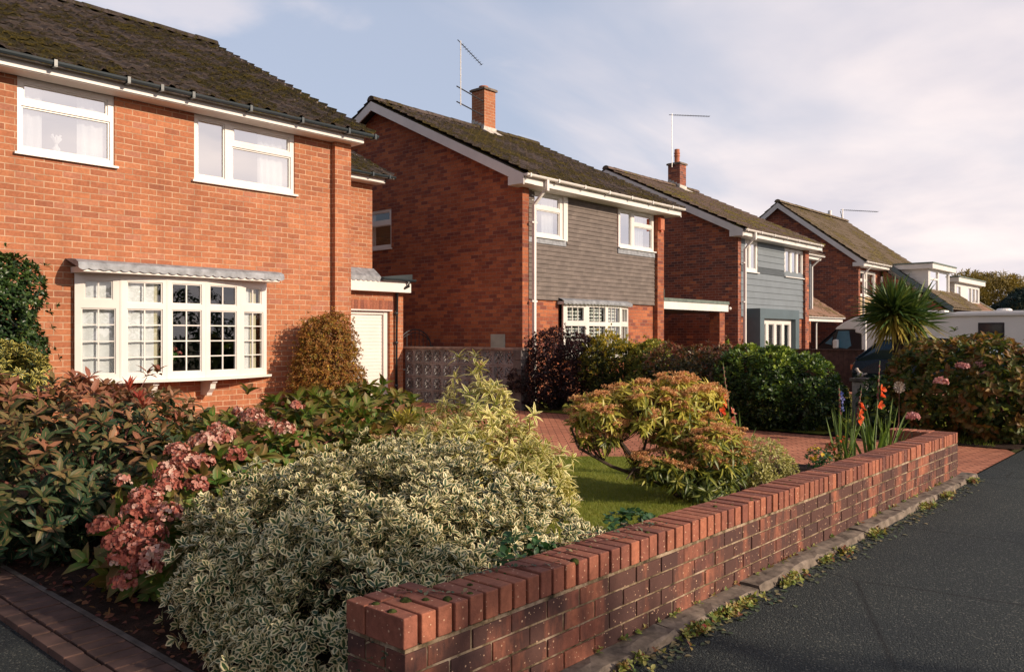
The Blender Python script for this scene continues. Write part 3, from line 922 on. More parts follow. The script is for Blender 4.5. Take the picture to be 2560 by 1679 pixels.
# roller door
V = []; F = []
nz = 27
for i in range(nz):
    z0 = 0.0 + i * 2.0 / nz; z1 = z0 + 2.0 / nz
    b0 = len(V)
    for (y, z) in ((14.128, z0), (14.122, z0 + 0.006), (14.12, z0 + 0.03), (14.122, z1 - 0.008), (14.128, z1)):
        V += [(9.1, y, z), (11.5, y, z)]
    for j in range(4): F.append([b0 + 2 * j, b0 + 2 * j + 1, b0 + 2 * j + 3, b0 + 2 * j + 2])
gd = link_mesh('garage_door', V, F, WHITE, H1)
mb = MB(); mb.box(11.5, 11.62, 14.07, 14.2, 0.0, 2.02); mb.box(9.0, 11.68, 13.985, 14.02, 2.015, 2.04); mb.box(9.1, 11.5, 14.08, 14.2, 1.94, 2.02)
mb.build('door_frame', WHITE, gd)
mb = MB(); mb.box(9.1, 11.5, 14.115, 14.15, 0.0, 0.018); mb.build('door_seal', BLACK, gd)

# ---------------- generic gable house
def gable_house(nm, label, X0, X1, Yf, Yr, eave, vx0, vx1, z_e, z_r, brick_m, roof_m, tile, holes, extra_gutter=None, flat=False, group=None, fin=0.215, rec=0.13, y_e=11.08, gutter_x=None, sidewin=None):
    H = thing(nm, ((X0 + X1) / 2, Yr, 0), label, 'house', group)
    Yb = 2 * Yr - Yf
    o, d = F0(Yf + rec)
    wb = MB()
    wall(wb, o, d, X0 + fin, X1 - fin - 0.1, 0.0, eave, 0.25, holes)
    wb.box(X1 - fin - 0.1, X1, Yf, Yf + rec + 0.25, 0.0, eave)
    wb.box(X0, X0 + fin, Yf, Yf + rec + 0.25, 0.0, eave)
    # gable side wall facing -X (frame along -Y)
    os_, ds = (X0, 0.0), (0.0, -1.0)
    wall(wb, os_, ds, -Yb, -(Yf + rec + 0.25), 0.0, eave, fin, [sidewin] if sidewin else [])
    wb.box(X1 - fin, X1, Yf + rec + 0.25, Yb, 0.0, eave)
    wb.box(X0 + fin, X1 - fin, Yb - 0.25, Yb, 0.0, eave)
    sl = (z_r - z_e) / (Yr - y_e)
    ap = z_r - 0.14
    for xx in (X0, X1 - fin):
        wb.prism([(xx, Yf, eave), (xx, Yb, eave), (xx, Yb, z_e + sl * (Yf - y_e) - 0.14), (xx, Yr, ap), (xx, Yf, z_e + sl * (Yf - y_e) - 0.14)], (fin, 0, 0))
    wb.build('wall', brick_m, H)
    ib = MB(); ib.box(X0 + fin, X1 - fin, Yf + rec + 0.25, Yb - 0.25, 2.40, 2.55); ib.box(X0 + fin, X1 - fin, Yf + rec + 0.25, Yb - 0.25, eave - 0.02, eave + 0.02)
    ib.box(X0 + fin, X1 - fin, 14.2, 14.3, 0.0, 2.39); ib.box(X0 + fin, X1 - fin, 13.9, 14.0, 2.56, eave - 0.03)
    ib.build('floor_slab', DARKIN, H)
    rb = MB()
    roof_tiles(rb, vx0, vx1, y_e, z_e, Yr, z_r, tile[0], tile[1], tile[2], tile[3], tile[4], flat)
    n0 = len(rb.V)
    rb2 = MB(); roof_tiles(rb2, vx0, vx1, y_e, z_e, Yr, z_r, tile[0], tile[1] * 1.0, tile[2], tile[3], tile[4], flat)
    rb2.V = [(v[0], 2 * Yr - v[1], v[2]) for v in rb2.V]
    rb.add(rb2.V, rb2.F)
    rf = rb.build('roof', roof_m, H)
    mb = MB(); ridge_tiles(mb, vx0 - 0.02, vx1 + 0.02, Yr, z_r + 0.02); mb.build('ridge_tiles', roof_m, rf)
    # white boards
    mb = MB()
    yb_ = y_e + 0.10
    mb.box(vx0, vx1, yb_, yb_ + 0.02, eave, eave + 0.19)
    mb.box(vx0 + 0.02, vx1 - 0.02, yb_ + 0.02, Yf + rec - 0.001, eave - 0.006, eave + 0.004)
    bd = 0.24
    for xx in (vx0 - 0.012, vx1 - 0.02):
        mb.prism([(xx, yb_, z_e - bd + 0.02), (xx, Yr, z_r - bd - 0.02), (xx, 2 * Yr - yb_, z_e - bd + 0.02), (xx, 2 * Yr - yb_, z_e + 0.0), (xx, Yr, z_r - 0.035), (xx, yb_, z_e + 0.0)], (0.03, 0, 0))
        mb.prism([(xx - 0.002, yb_ + 0.001, eave - 0.006), (xx - 0.002, yb_ + 0.44, eave - 0.006), (xx - 0.002, yb_ + 0.44, z_e - 0.02), (xx - 0.002, yb_ + 0.001, z_e - 0.02)], (0.034, 0, 0))
    for xa, xb in ((vx0, X0), (X1, vx1)):                       # verge soffits
        mb.prism([(xa + 0.02, yb_, z_e - bd + 0.05), (xa + 0.02, Yr, z_r - bd + 0.01), (xa + 0.02, Yr, z_r - bd + 0.02), (xa + 0.02, yb_, z_e - bd + 0.06)], (xb - xa - 0.02, 0, 0))
        mb.box(xa + 0.02, xb, yb_ + 0.02, yb_ + 0.43, eave - 0.005, eave + 0.003)
    mb.build('fascia', WHITEB, H, bevel=0.002)
    gx = gutter_x or (vx0 - 0.02, vx1 + 0.04)
    mb = MB(); gutter(mb, gx[0], gx[1], y_e + 0.035, z_e + 0.0, 0.058)
    brackets(mb, [gx[0] + 0.1 + k * 0.95 for k in range(int((gx[1] - gx[0]) / 0.95) + 1)], y_e + 0.035, z_e, 0.058)
    mb.build('gutter', WHITE, H)
    return H, rf

def chimney(house, x, y, wx, wy, z0, z1, pot_h, mat_, cowl=False):
    mb = MB(); mb.box(x - wx / 2, x + wx / 2, y - wy / 2, y + wy / 2, z0, z1)
    ch = mb.build('chimney', mat_, house)
    mb = MB(); mb.box(x - wx / 2 - 0.05, x + wx / 2 + 0.05, y - wy / 2 - 0.05, y + wy / 2 + 0.05, z1, z1 + 0.06)
    mb.prism([(x - wx / 2 - 0.02, y - wy / 2 - 0.02, z1 + 0.061), (x + wx / 2 + 0.02, y - wy / 2 - 0.02, z1 + 0.061), (x + wx / 2 + 0.02, y + wy / 2 + 0.02, z1 + 0.061), (x - wx / 2 - 0.02, y + wy / 2 + 0.02, z1 + 0.061)], (0, 0, 0.02))
    mb.build('chimney_cap', CONC, ch, bevel=0.006)
    mb = MB()
    if cowl: prof = [(0.10, 0.08), (0.10, 0.34), (0.115, 0.35), (0.115, 0.39), (0.10, 0.40), (0.10, 0.44), (0.115, 0.45), (0.115, 0.49), (0.10, 0.50), (0.10, pot_h), (0.08, pot_h)]
    else: prof = [(0.12, 0.06), (0.12, pot_h - 0.04), (0.135, pot_h - 0.03), (0.135, pot_h), (0.10, pot_h)]
    mb.lathe((x, y, z1), prof, 20); mb.build('chimney_pot', TERRA, ch, smooth=False)
    return ch
def flashing(ch, x, y, wx, wy, zr, sl):
    """stepped lead on the side, apron at the front"""
    mb = MB()
    n = 4
    for k in range(n):
        ya = y - wy / 2 + wy * k / n - 0.01; yb = ya + wy / n + 0.012
        zz = zr + sl * (ya - y)
        mb.box(x - wx / 2 - 0.012, x - wx / 2 - 0.002, ya, yb, zz - 0.1, zz + 0.24)
    mb.box(x - wx / 2 - 0.03, x + wx / 2 + 0.03, y - wy / 2 - 0.014, y - wy / 2 - 0.002, zr - sl * wy / 2 - 0.1, zr - sl * wy / 2 + 0.18)
    z0 = zr - sl * wy / 2
    mb.prism([(x - wx / 2 - 0.07, y - wy / 2 - 0.004, z0 + 0.09), (x - wx / 2 - 0.07, y - wy / 2 - 0.26, z0 + 0.07 - sl * 0.26), (x - wx / 2 - 0.07, y - wy / 2 - 0.26, z0 + 0.06 - sl * 0.26), (x - wx / 2 - 0.07, y - wy / 2 - 0.004, z0 + 0.03)], (wx + 0.14, 0, 0))
    mb.build('lead_flashing', simple('mortar_flaunching', (0.52, 0.47, 0.42), 0.8, 0.2, 10) if 'mortar_flaunching' not in MATS else MATS['mortar_flaunching'], ch)

# ---------------- house 2
w2 = [(13.72, 14.71, 3.67, 4.66), (16.95, 18.50, 3.69, 4.66), (14.62, 17.25, 1.0, 2.22)]
H2, rf2 = gable_house('brick_house', 'red brick gabled house with brown hung tiles and mossy olive roof behind the berberis', 13.2, 18.95, 11.5, 16.25, 4.67, 12.88, 19.3, 4.86, 7.37, BR2, ROOF2,
                      (0.30, 0.31, 0.032, 0.034, 0.008), w2, sidewin=(-16.95, -15.85, 3.67, 4.66))
# hung tiles
def hung(H, x0, x1, z0, z1, y, row, holes, mat_, name, lean=0.012, uvy=True):
    V = []; F = []
    n = round((z1 - z0) / row); row = (z1 - z0) / n
    for k in range(n):
        za, zb = z0 + k * row, z0 + (k + 1) * row
        segs = cells(x0, x1, za, zb, [h for h in holes if h[2] < (za + zb) / 2 < h[3]])
        for (a, b_, _, _) in segs:
            if abs(_ - zb) > 1e-6 and False: continue
            i = len(V)
            m = max(1, int((b_ - a) / 0.35))
            for q in range(m + 1):
                xx = a + (b_ - a) * q / m
                jz = random.uniform(-0.003, 0.003) if mat_ is SLATE else 0
                V += [(xx, y - 0.004, za + jz), (xx, y - 0.004 - lean, za + jz), (xx, y - 0.006, zb + 0.004)]
            for q in range(m):
                j = i + q * 3
                F += [[j, j + 3, j + 4, j + 1], [j + 1, j + 4, j + 5, j + 2]]
    return link_mesh(name, V, F, mat_, H)
def hung_cells(holes): return holes
hung(H2, 13.43, 18.62, 2.28, 4.66, 11.60, 0.099, [(13.70, 14.86, 3.52, 4.7), (16.88, 18.62, 3.53, 4.7)], SLATE, 'hung_tiles', 0.022)
mb = MB(); mb.box(13.415, 18.63, 11.605, 11.628, 2.28, 3.52); mb.box(14.86, 16.88, 11.605, 11.628, 3.52, 4.66)
mb.box(13.45, 14.80, 11.60, 11.628, 3.52, 3.62); mb.box(16.88, 18.62, 11.60, 11.628, 3.53, 3.64)
mb.build('cladding_backing', SLATE, H2)
oo = (0.0, 11.60); dd = (1.0, 0.0)
window(H2, oo, dd, 13.62, 14.71, 3.67, 4.66, [(13.68, 14.60, 4.35, 4.60), (13.68, 14.60, 3.74, 4.27)], off=0.01, curt=[(14.1, 14.5)], sill_ext=0.03)
mb = MB(); mb.box(14.712, 14.86, 11.56, 11.63, 3.64, 4.66); mb.build('window_board', WHITE, H2)
window(H2, oo, dd, 16.95, 18.58, 3.69, 4.66, [(17.03, 17.52, 3.76, 4.60), (17.66, 18.50, 4.36, 4.60), (17.66, 18.50, 3.76, 4.28)], off=0.01, curt=[(17.7, 18.25)], sill_ext=0.04)
mb = MB(); mb.box(13.44, 14.8, 11.56, 11.60, 3.52, 3.635); mb.box(16.90, 18.60, 11.56, 11.60, 3.53, 3.65); apart('sill_flashing', LEAD, H2, mb)
# side window
window(H2, (13.2, 0.0), (0.0, -1.0), -16.95, -15.85, 3.67, 4.66, [(-16.87, -15.95, 4.38, 4.60), (-16.89, -15.91, 3.75, 4.27)], off=-0.03, curt=[(-16.9, -16.65)], glass=GLASSLO)
# downpipe
mb = MB()
mb.box(13.43, 13.50, 11.36, 11.43, 0.0, 4.30)
mb.prism([(13.43, 11.36, 4.30), (13.50, 11.36, 4.30), (13.50, 11.43, 4.30), (13.43, 11.43, 4.30)], (0.10, -0.22, 0.30))
mb.box(13.53, 13.60, 11.08, 11.15, 4.58, 4.84)
for z in (0.6, 2.2, 3.9): mb.box(13.38, 13.55, 11.37, 11.44, z, z + 0.04)
mb.build('downpipe', WHITE, H2, bevel=0.004)
# bow window with shutters
pts2 = [(14.62, 11.50), (15.24, 11.28), (15.93, 11.22), (16.60, 11.28), (17.25, 11.50)]
BW = MB(); g2 = MB(); slat = MB()
for i in range(4):
    p, q = Vector(pts2[i]), Vector(pts2[i + 1]); L = (q - p).length; dd2 = (q - p) / L
    e = 0.05 if i in (0, 3) else 0.0
    pa = [(0.055, L - 0.055, 1.02, 1.70), (0.055 + e, L - 0.055 - e, 1.80 + e * 0.4, 2.14 - e * 0.3)]
    frame_rects(BW, p, dd2, 0, L, 0.95, 2.19, pa, 0.07, 0)
    for r in pa:
        for kk in (1, 2):
            aa = r[0] + (r[1] - r[0]) * kk / 3
            BW.obox(p, dd2, aa - 0.008, aa + 0.008, -0.045, -0.02, r[2], r[3])
        g2.obox(p, dd2, r[0] + 0.005, r[1] - 0.005, -0.037, -0.033, r[2], r[3])
        z = r[2] + 0.02
        while z < r[3] - 0.02:
            slat.obox(p, dd2, r[0] + 0.01, r[1] - 0.02 - (0.1 if i == 3 else 0), -0.11, -0.10, z, z + 0.052)
            z += 0.082
    BW.obox(p, dd2, 0.055, L - 0.055, -0.045, -0.02, 1.36, 1.376)
bw2 = BW.build('bow_window', WHITE, H2)
g2.build('pane', GLASSLO, bw2)
slat.build('shutter', simple('shutter_cream', (0.62, 0.60, 0.50), 0.7, 0.05, 3), bw2)
mb = MB(); mb.prism([(14.56, 11.62, 2.19), (14.56, 11.44, 2.19), (15.2, 11.22, 2.19), (15.93, 11.15, 2.19), (16.66, 11.22, 2.19), (17.31, 11.44, 2.19), (17.31, 11.62, 2.19)], (0, 0, 0.07))
mb.build('canopy_board', WHITE, bw2)
V = []; F = []; n = 160
cp = [(14.54, 11.42), (15.2, 11.19), (15.93, 11.12), (16.66, 11.19), (17.33, 11.42)]
for i in range(n + 1):
    t = i / n * 4; k = min(3, int(t)); f = t - k
    x = cp[k][0] * (1 - f) + cp[k + 1][0] * f; y = cp[k][1] * (1 - f) + cp[k + 1][1] * f
    s = abs(math.sin(math.pi * i / n * 26))
    V += [(x, 11.58, 2.34), (x, y + 0.05, 2.30), (x, y, 2.27), (x, y, 2.22 - 0.03 * s)]
for i in range(n):
    for j in range(3): F.append([i * 4 + j, i * 4 + 4 + j, i * 4 + 5 + j, i * 4 + 1 + j])
link_mesh('lead_canopy', V, F, LEAD, bw2)
ch = chimney(H2, 16.95, 16.25, 0.46, 0.50, 6.9, 8.46, 0.17, BR1)
flashing(ch, 16.95, 16.25, 0.46, 0.50, 7.36, 0.485)
mb = MB(); mb.box(13.178, 13.2, 12.0, 12.42, 0.93, 1.51); mb.box(13.17, 13.18, 12.02, 12.40, 0.95, 1.49); mb.build('meter_box', METER, H2, bevel=0.003)
mb = MB(); mb.box(18.66, 18.86, 11.42, 11.5, 4.27, 4.58); al = mb.build('alarm_box', TERRA, H2, bevel=0.01)
mb = MB(); mb.box(18.652, 18.66, 11.41, 11.5, 4.26, 4.59); mb.tube([(18.76, 11.46, 4.27), (18.76, 11.46, 4.22)], 0.03, 8); mb.build('alarm_strobe', REDP, al)
def aerial(house, base, h, mast_r, boom_dir, boom_len, n_el, foot, el_len=0.16, tilt=0.0, mat_=None):
    mb = MB()
    b = Vector(base)
    mb.tube([b, b + Vector((0, 0, h))], mast_r, 6)
    for k in range(9):
        zz = h * (0.06 + 0.1 * k)
        mb.tube([b + Vector((0, 0, zz)), b + Vector((0, 0, zz + 0.03))], mast_r * 1.35, 6)
    m = mb.build('aerial', mat_ or METAL, house)
    mb = MB()
    t = b + Vector((0, 0, h - 0.06))
    bd = Vector(boom_dir).normalized()
    mb.tube([t - bd * 0.12, t + bd * boom_len], 0.012, 5)
    side = bd.cross(Vector((0, 0, 1))).normalized()
    for k in range(n_el):
        p = t + bd * (boom_len * (0.08 + 0.9 * k / max(1, n_el - 1)))
        mb.tube([p - side * el_len / 2, p + side * el_len / 2], 0.006, 4)
    mb.build('aerial_boom', DARKM, m)
    for (f0, f1) in foot:
        MB().tube([f0, f1], 0.018, 5).build('bracket', DARKM, m)
aerial(H2, (15.75, 15.97, 7.78), 1.78, 0.015, (0.55, -0.10, -0.36), 0.85, 10,
       [((15.6, 15.97, 8.28), (16.74, 16.05, 8.12)), ((15.6, 15.97, 7.86), (16.74, 16.05, 7.72))])
bpy.context.view_layer.update()

# carport between house 2 and 3
CP = thing('carport', (20.9, 12.8, 0), 'flat roofed white fronted carport between the second and third houses', 'carport')
mb = MB(); mb.box(18.97, 22.72, 11.55, 11.6, 2.2, 2.41); mb.box(22.66, 22.72, 11.6, 16.5, 2.2, 2.40); mb.build('fascia', WHITEB, CP)
mb = MB(); mb.box(18.97, 22.75, 11.53, 16.6, 2.41, 2.50); mb.box(18.93, 18.97, 11.50, 11.62, 2.41, 2.72); mb.build('roof', GREENF, CP)
mb = MB(); mb.box(22.3, 22.62, 11.62, 11.95, 0, 2.2); mb.box(22.3, 22.62, 15.9, 16.2, 0, 2.2); apart('pillar', BR2, CP, mb)
mb = MB(); mb.box(19.0, 22.66, 11.62, 16.5, 2.17, 2.2); mb.build('ceiling', DARKIN, CP)
mb = MB(); mb.sphere((22.82, 11.55, 2.3), 0.05); mb.build('lamp', WHITE, CP)

# ---------------- house 3
w3 = [(23.93, 24.75, 3.52, 4.49), (26.89, 28.43, 3.54, 4.46), (24.3, 26.7, 0.9, 2.1)]
H3, rf3 = gable_house('brick_house', 'brown brick gabled house with grey boarding and a dark framed window box', 23.25, 28.75, 11.5, 16.2, 4.50, 22.93, 29.15, 4.69, 7.18, BR3, ROOF3,
                      (0.33, 0.36, 0.022, 0.032, 0.004), w3, fin=0.215, gutter_x=(22.93, 29.0))
hung(H3, 23.47, 28.44, 2.08, 4.49, 11.60, 0.2, [(23.90, 24.78, 3.48, 4.6), (26.86, 28.43, 3.5, 4.6)], GCLAD, 'cladding', 0.024)
mb = MB(); mb.box(23.467, 28.445, 11.605, 11.628, 2.08, 3.48); mb.box(24.78, 26.86, 11.605, 11.628, 3.48, 4.49); mb.box(23.467, 23.9, 11.605, 11.628, 3.48, 4.49); mb.build('cladding_backing', GCLAD, H3)
window(H3, oo, dd, 23.90, 24.78, 3.50, 4.49, [(23.96, 24.20, 3.60, 4.40), (24.31, 24.68, 3.60, 4.40)], off=0.01, curt=[(24.3, 24.55)])
window(H3, oo, dd, 26.86, 28.43, 3.50, 4.46, [(26.95, 27.34, 3.64, 4.38), (27.47, 27.86, 3.64, 4.38), (27.99, 28.34, 3.64, 4.38)], off=0.01, curt=[(27.5, 27.8)], sill_ext=0.03)
mb = MB()
mb.box(23.98, 26.98, 11.12, 11.62, 2.02, 2.33); mb.box(23.98, 24.28, 11.12, 11.62, 0, 2.02); mb.box(26.68, 26.98, 11.12, 11.62, 0, 2.02)
box3 = mb.build('window_surround', GREYP, H3, bevel=0.004)
pa3 = [(24.30 + 0.0 + k * 0.60, 24.30 + k * 0.60 + 0.42, 0.9, 1.86) for k in range(4)]
window(H3, (0, 11.24), dd, 24.28, 26.68, 0.8, 2.02, [(max(24.30, p[0]), p[1], p[2], p[3]) for p in pa3], off=-0.03, sill=False, glass=GLASSLO)
mb = MB()
for p in pa3:
    z = 0.92
    while z < 1.8: mb.box(p[0] + 0.01, p[1] - 0.02, 11.42, 11.44, z, z + 0.035); z += 0.075
apart('blind', WHITE, box3, mb)
mb = MB(); mb.box(23.47, 23.54, 11.36, 11.43, 0, 4.15); mb.prism([(23.47, 11.36, 4.15), (23.54, 11.36, 4.15), (23.54, 11.43, 4.15), (23.47, 11.43, 4.15)], (0.12, -0.22, 0.28)); mb.box(23.58, 23.66, 11.08, 11.15, 4.42, 4.68)
for z in (1.2, 2.5, 3.7): mb.box(23.38, 23.56, 11.37, 11.44, z, z + 0.03)
mb.build('downpipe', WHITE, H3)
ch = chimney(H3, 27.65, 16.2, 0.46, 0.52, 6.8, 8.02, 0.62, BR3, True)
flashing(ch, 27.65, 16.2, 0.46, 0.52, 7.17, 0.49)
aerial(H3, (27.28, 16.2, 7.9), 2.05, 0.013, (0.65, -0.55, 0.0), 1.5, 22, [((27.28, 16.2, 8.0), (27.5, 16.2, 8.0))], 0.22)
# wing + porch of house 3
mb = MB(); mb.box(28.75, 30.9, 12.3, 16.5, 2.2, 4.35); mb.build('wing_wall', GCLAD, H3)
hung(H3, 28.76, 30.9, 2.35, 4.35, 12.29, 0.2, [(28.8, 29.72, 3.45, 4.35)], GCLAD, 'wing_cladding', 0.02)
rb = MB(); roof_tiles(rb, 28.75, 31.1, 11.85, 4.52, 16.2, 6.5, 0.33, 0.36, 0.02, 0.03, 0.004); rb.build('wing_roof', ROOF3, H3)
mb = MB(); mb.box(28.76, 31.05, 11.95, 11.97, 4.34, 4.5); mb.box(28.76, 31.05, 11.97, 12.3, 4.335, 4.345); gutter(mb, 28.76, 31.15, 11.88, 4.50, 0.055)
mb.box(30.72, 30.79, 12.16, 12.23, 2.5, 4.1); mb.prism([(30.72, 12.16, 4.1), (30.79, 12.16, 4.1), (30.79, 12.23, 4.1), (30.72, 12.23, 4.1)], (0.1, -0.3, 0.3))
mb.build('wing_fascia', WHITEB, H3)
window(H3, (0, 12.30), dd, 28.80, 29.72, 3.45, 4.33, [(28.86, 29.25, 3.55, 4.25), (29.33, 29.64, 3.55, 4.25)], off=0.02, curt=[(28.9, 29.1)])
rb = MB(); roof_tiles(rb, 28.8, 33.3, 11.85, 2.20, 13.4, 3.2, 0.33, 0.33, 0.02, 0.03, 0.004); rb.build('porch_roof', ROOFP, H3)
mb = MB(); mb.box(28.8, 33.25, 11.93, 11.95, 2.02, 2.18); mb.prism([(28.79, 11.93, 2.02), (28.79, 12.29, 2.02), (28.79, 12.29, 2.4), (28.79, 11.93, 2.19)], (0.03, 0, 0)); gutter(mb, 28.85, 33.3, 11.88, 2.19, 0.05)
mb.build('porch_fascia', WHITEB, H3)
mb = MB(); mb.box(28.76, 33.2, 13.2, 13.35, 0, 2.3); mb.build('porch_wall', BR3, H3)
mb = MB(); mb.box(28.95, 29.9, 13.16, 13.2, 0, 2.0); mb.build('porch_door', DARKM, H3)
mb = MB(); mb.tube([(31.0, 11.98, 2.1), (30.95, 12.1, 1.95), (30.95, 12.1, 0.0)], 0.035, 6); mb.build('porch_downpipe', WHITE, H3)

# ---------------- house 4 with catslide + dormer
w4 = [(34.18, 36.13, 3.11, 4.12)]
H4, rf4 = gable_house('brick_house', 'brown brick house with steep tan roof and a white boarded dormer behind the palm', 33.8, 41.3, 11.5, 14.75, 4.27, 33.48, 41.6, 4.44, 7.18, BR3, ROOF4,
                      (0.33, 0.36, 0.020, 0.032, 0.004), w4, gutter_x=(33.48, 36.6))
window(H4, (0, 11.63), dd, 34.18, 36.13, 3.11, 4.15, [(34.26, 35.0, 3.80, 4.07), (34.26, 35.0, 3.18, 3.72), (35.12, 36.05, 3.18, 4.07)], off=0.03, curt=[(35.3, 35.8)])
mb = MB(); mb.box(34.02, 36.3, 11.56, 11.6, 1.9, 3.06); mb.build('cream_panel', CREAM, H4)
mb = MB(); mb.box(34.02, 34.10, 11.36, 11.43, 0, 3.95); mb.prism([(34.02, 11.36, 3.95), (34.10, 11.36, 3.95), (34.10, 11.43, 3.95), (34.02, 11.43, 3.95)], (0.12, -0.22, 0.28)); mb.box(36.45, 36.55, 11.42, 11.48, 3.75, 4.0); apart('downpipe', WHITE, H4, mb)
rb = MB(); roof_tiles(rb, 36.72, 41.6, 8.75, 2.62, 11.12, 4.45, 0.33, 0.36, 0.02, 0.032, 0.004); cs = rb.build('catslide_roof', ROOF4, H4)
mb = MB(); mb.prism([(36.66, 8.75, 2.42), (36.66, 11.12, 4.25), (36.66, 11.12, 4.46), (36.66, 8.75, 2.63)], (0.05, 0, 0)); mb.build('catslide_verge', GREYP, H4)
mb = MB(); mb.box(36.8, 41.4, 9.0, 11.5, 0, 2.5); mb.prism([(36.8, 9.0, 2.5), (36.8, 11.5, 2.5), (36.8, 11.5, 4.3)], (4.6, 0, 0)); mb.build('annexe_wall', BR3, H4)
def dormer(H, x0, x1, yf, zb, zt, yback, panes, name='dormer'):
    holes = [(p[0] - 0.06, p[1] + 0.06, p[2] - 0.06, p[3] + 0.06) for p in panes]
    mb = MB(); 
    outer = (min(h[0] for h in holes), max(h[1] for h in holes), min(h[2] for h in holes), max(h[3] for h in holes))
    wall(mb, (0, yf), (1, 0), x0, x1, zb, zt, 0.1, [outer])
    mb.box(x0, x0 + 0.1, yf + 0.1, yback, zb, zt); mb.box(x1 - 0.1, x1, yf + 0.1, yback, zb, zt)
    dm = mb.build(name, WCLAD, H)
    mb = MB()
    z = zb
    while z < zt - 0.02:
        mb.prism([(x0 - 0.002, yf + 0.01, z), (x0 - 0.018, yf + 0.01, z), (x0 - 0.004, yf + 0.01, z + 0.145)], (0, yback - yf, 0)); z += 0.15
    mb.build('dormer_boards', WCLAD, dm)
    mb = MB(); mb.box(x0 - 0.22, x1 + 0.2, yf - 0.22, yback, zt, zt + 0.2); mb.build('dormer_fascia', WHITEB, dm)
    mb = MB(); mb.box(x0 - 0.25, x1 + 0.23, yf - 0.25, yback + 0.4, zt + 0.2, zt + 0.26); mb.build('dormer_roof', GREENF, dm)
    mb = MB(); frame_rects(mb, (0, yf), (1, 0), outer[0], outer[1], outer[2], outer[3], panes, 0.07, 0.01); mb.build('dormer_frame', WHITE, dm)
    mb = MB()
    for p in panes: mb.obox((0, yf), (1, 0), p[0], p[1], -0.04, -0.036, p[2], p[3])
    mb.build('dormer_pane', GLASS, dm)
    for p in panes: curtain(dm, (0, yf), (1, 0), p[0], p[1], p[2], p[3], 0.2)
    return dm
dormer(H4, 37.0, 40.3, 9.75, 3.30, 4.28, 11.35, [(37.25, 38.4, 3.92, 4.2), (37.25, 38.4, 3.42, 3.84), (38.55, 40.1, 3.42, 4.2)])
mb = MB(); mb.tube([(39.4, 14.75, 7.1), (39.4, 14.75, 7.48)], 0.09, 10); mb.build('roof_vent', METAL, H4)
aerial(H4, (41.1, 14.75, 7.15), 0.62, 0.02, (0.6, -0.5, -0.02), 1.9, 18, [((40.8, 14.75, 7.62), (41.1, 14.75, 7.2))], 0.3)
# ---------------- house 5
H5 = thing('bungalow', (45.0, 12.0, 0), 'white rendered dormer bungalow farthest along the row before the willow', 'bungalow')
mb = MB(); mb.box(42.3, 48.5, 9.2, 15.0, 0, 2.4); mb.build('wall', WCLAD, H5)
rb = MB(); roof_tiles(rb, 41.95, 46.6, 8.7, 2.35, 12.3, 4.75, 0.33, 0.36, 0.02, 0.03, 0.004); rb.box(46.65, 48.8, 8.8, 12, 2.3, 2.36)
rb.build('roof', ROOFP, H5)
mb = MB(); mb.prism([(46.6, 8.7, 2.4), (46.6, 12.3, 4.8), (46.6, 15.9, 2.4)], (0.1, 0, 0)); mb.prism([(41.95, 8.8, 2.35), (41.95, 12.3, 4.7), (41.95, 15.9, 2.35)], (0.1, 0, 0)); apart('gable', WCLAD, H5, mb)
dormer(H5, 41.2, 45.9, 9.75, 3.02, 3.93, 12.0, [(41.5, 42.2, 3.1, 3.75), (43.6, 44.2, 3.1, 3.75), (44.35, 44.9, 3.1, 3.75), (45.05, 45.6, 3.1, 3.75)])

# ---------------- screen block wall
SW = thing('screen_block_wall', (12.12, 12.4, 0), 'grey pierced concrete screen block wall beside the garage downpipe', 'screen wall')
def screen_block(mb, xc, y0, z0, s=0.29, th=0.09):
    # block face lies in the Y-Z plane; rim + star of petals
    yc, zc = y0 + s / 2, z0 + s / 2
    x0, x1 = xc - th / 2, xc + th / 2
    for (a, b_, c, e) in ((y0, y0 + s, z0, z0 + 0.022), (y0, y0 + s, z0 + s - 0.022, z0 + s), (y0, y0 + 0.022, z0 + 0.022, z0 + s - 0.022), (y0 + s - 0.022, y0 + s, z0 + 0.022, z0 + s - 0.022)):
        mb.box(x0, x1, a, b_, c, e)
    h = s / 2 - 0.022
    def bar(p, q, w):
        p, q = Vector((0, *p)), Vector((0, *q)); dv = (q - p).normalized(); n = Vector((0, -dv.z, dv.y)) * w
        mb.prism([(x0 + 0.006, *(p + n)[1:]), (x0 + 0.006, *(p - n)[1:]), (x0 + 0.006, *(q - n)[1:]), (x0 + 0.006, *(q + n)[1:])], (0.035, 0, 0))
    for sy in (-1, 1):
        for sz in (-1, 1):
            c = (yc + sy * h, zc + sz * h)
            # two arcs making a petal on each diagonal
            for side in (-1, 1):
                prev = None
                for k in range(5):
                    t = k / 4; bow = side * 0.032 * math.sin(math.pi * t)
                    px_, pz_ = yc + sy * h * t, zc + sz * h * t
                    nx_, nz_ = -sz / 1.414, sy / 1.414
                    cur = (px_ + nx_ * bow, pz_ + nz_ * bow)
                    if prev: bar(prev, cur, 0.008)
                    prev = cur
    bar((yc - h, zc), (yc + h, zc), 0.008); 
    bar((yc, zc - h), (yc, zc + h), 0.008)
sb = MB()
for r in range(4):
    for k in range(11):
        screen_block(sb, 12.12, 10.72 + k * 0.3, 1.18 - 0.3 * (r + 1) + 0.006)
sb.build('pierced_blocks', BLOCK, SW)
mb = MB(); mb.box(12.10, 12.14, 10.72, 14.02, 0.0, 1.17)
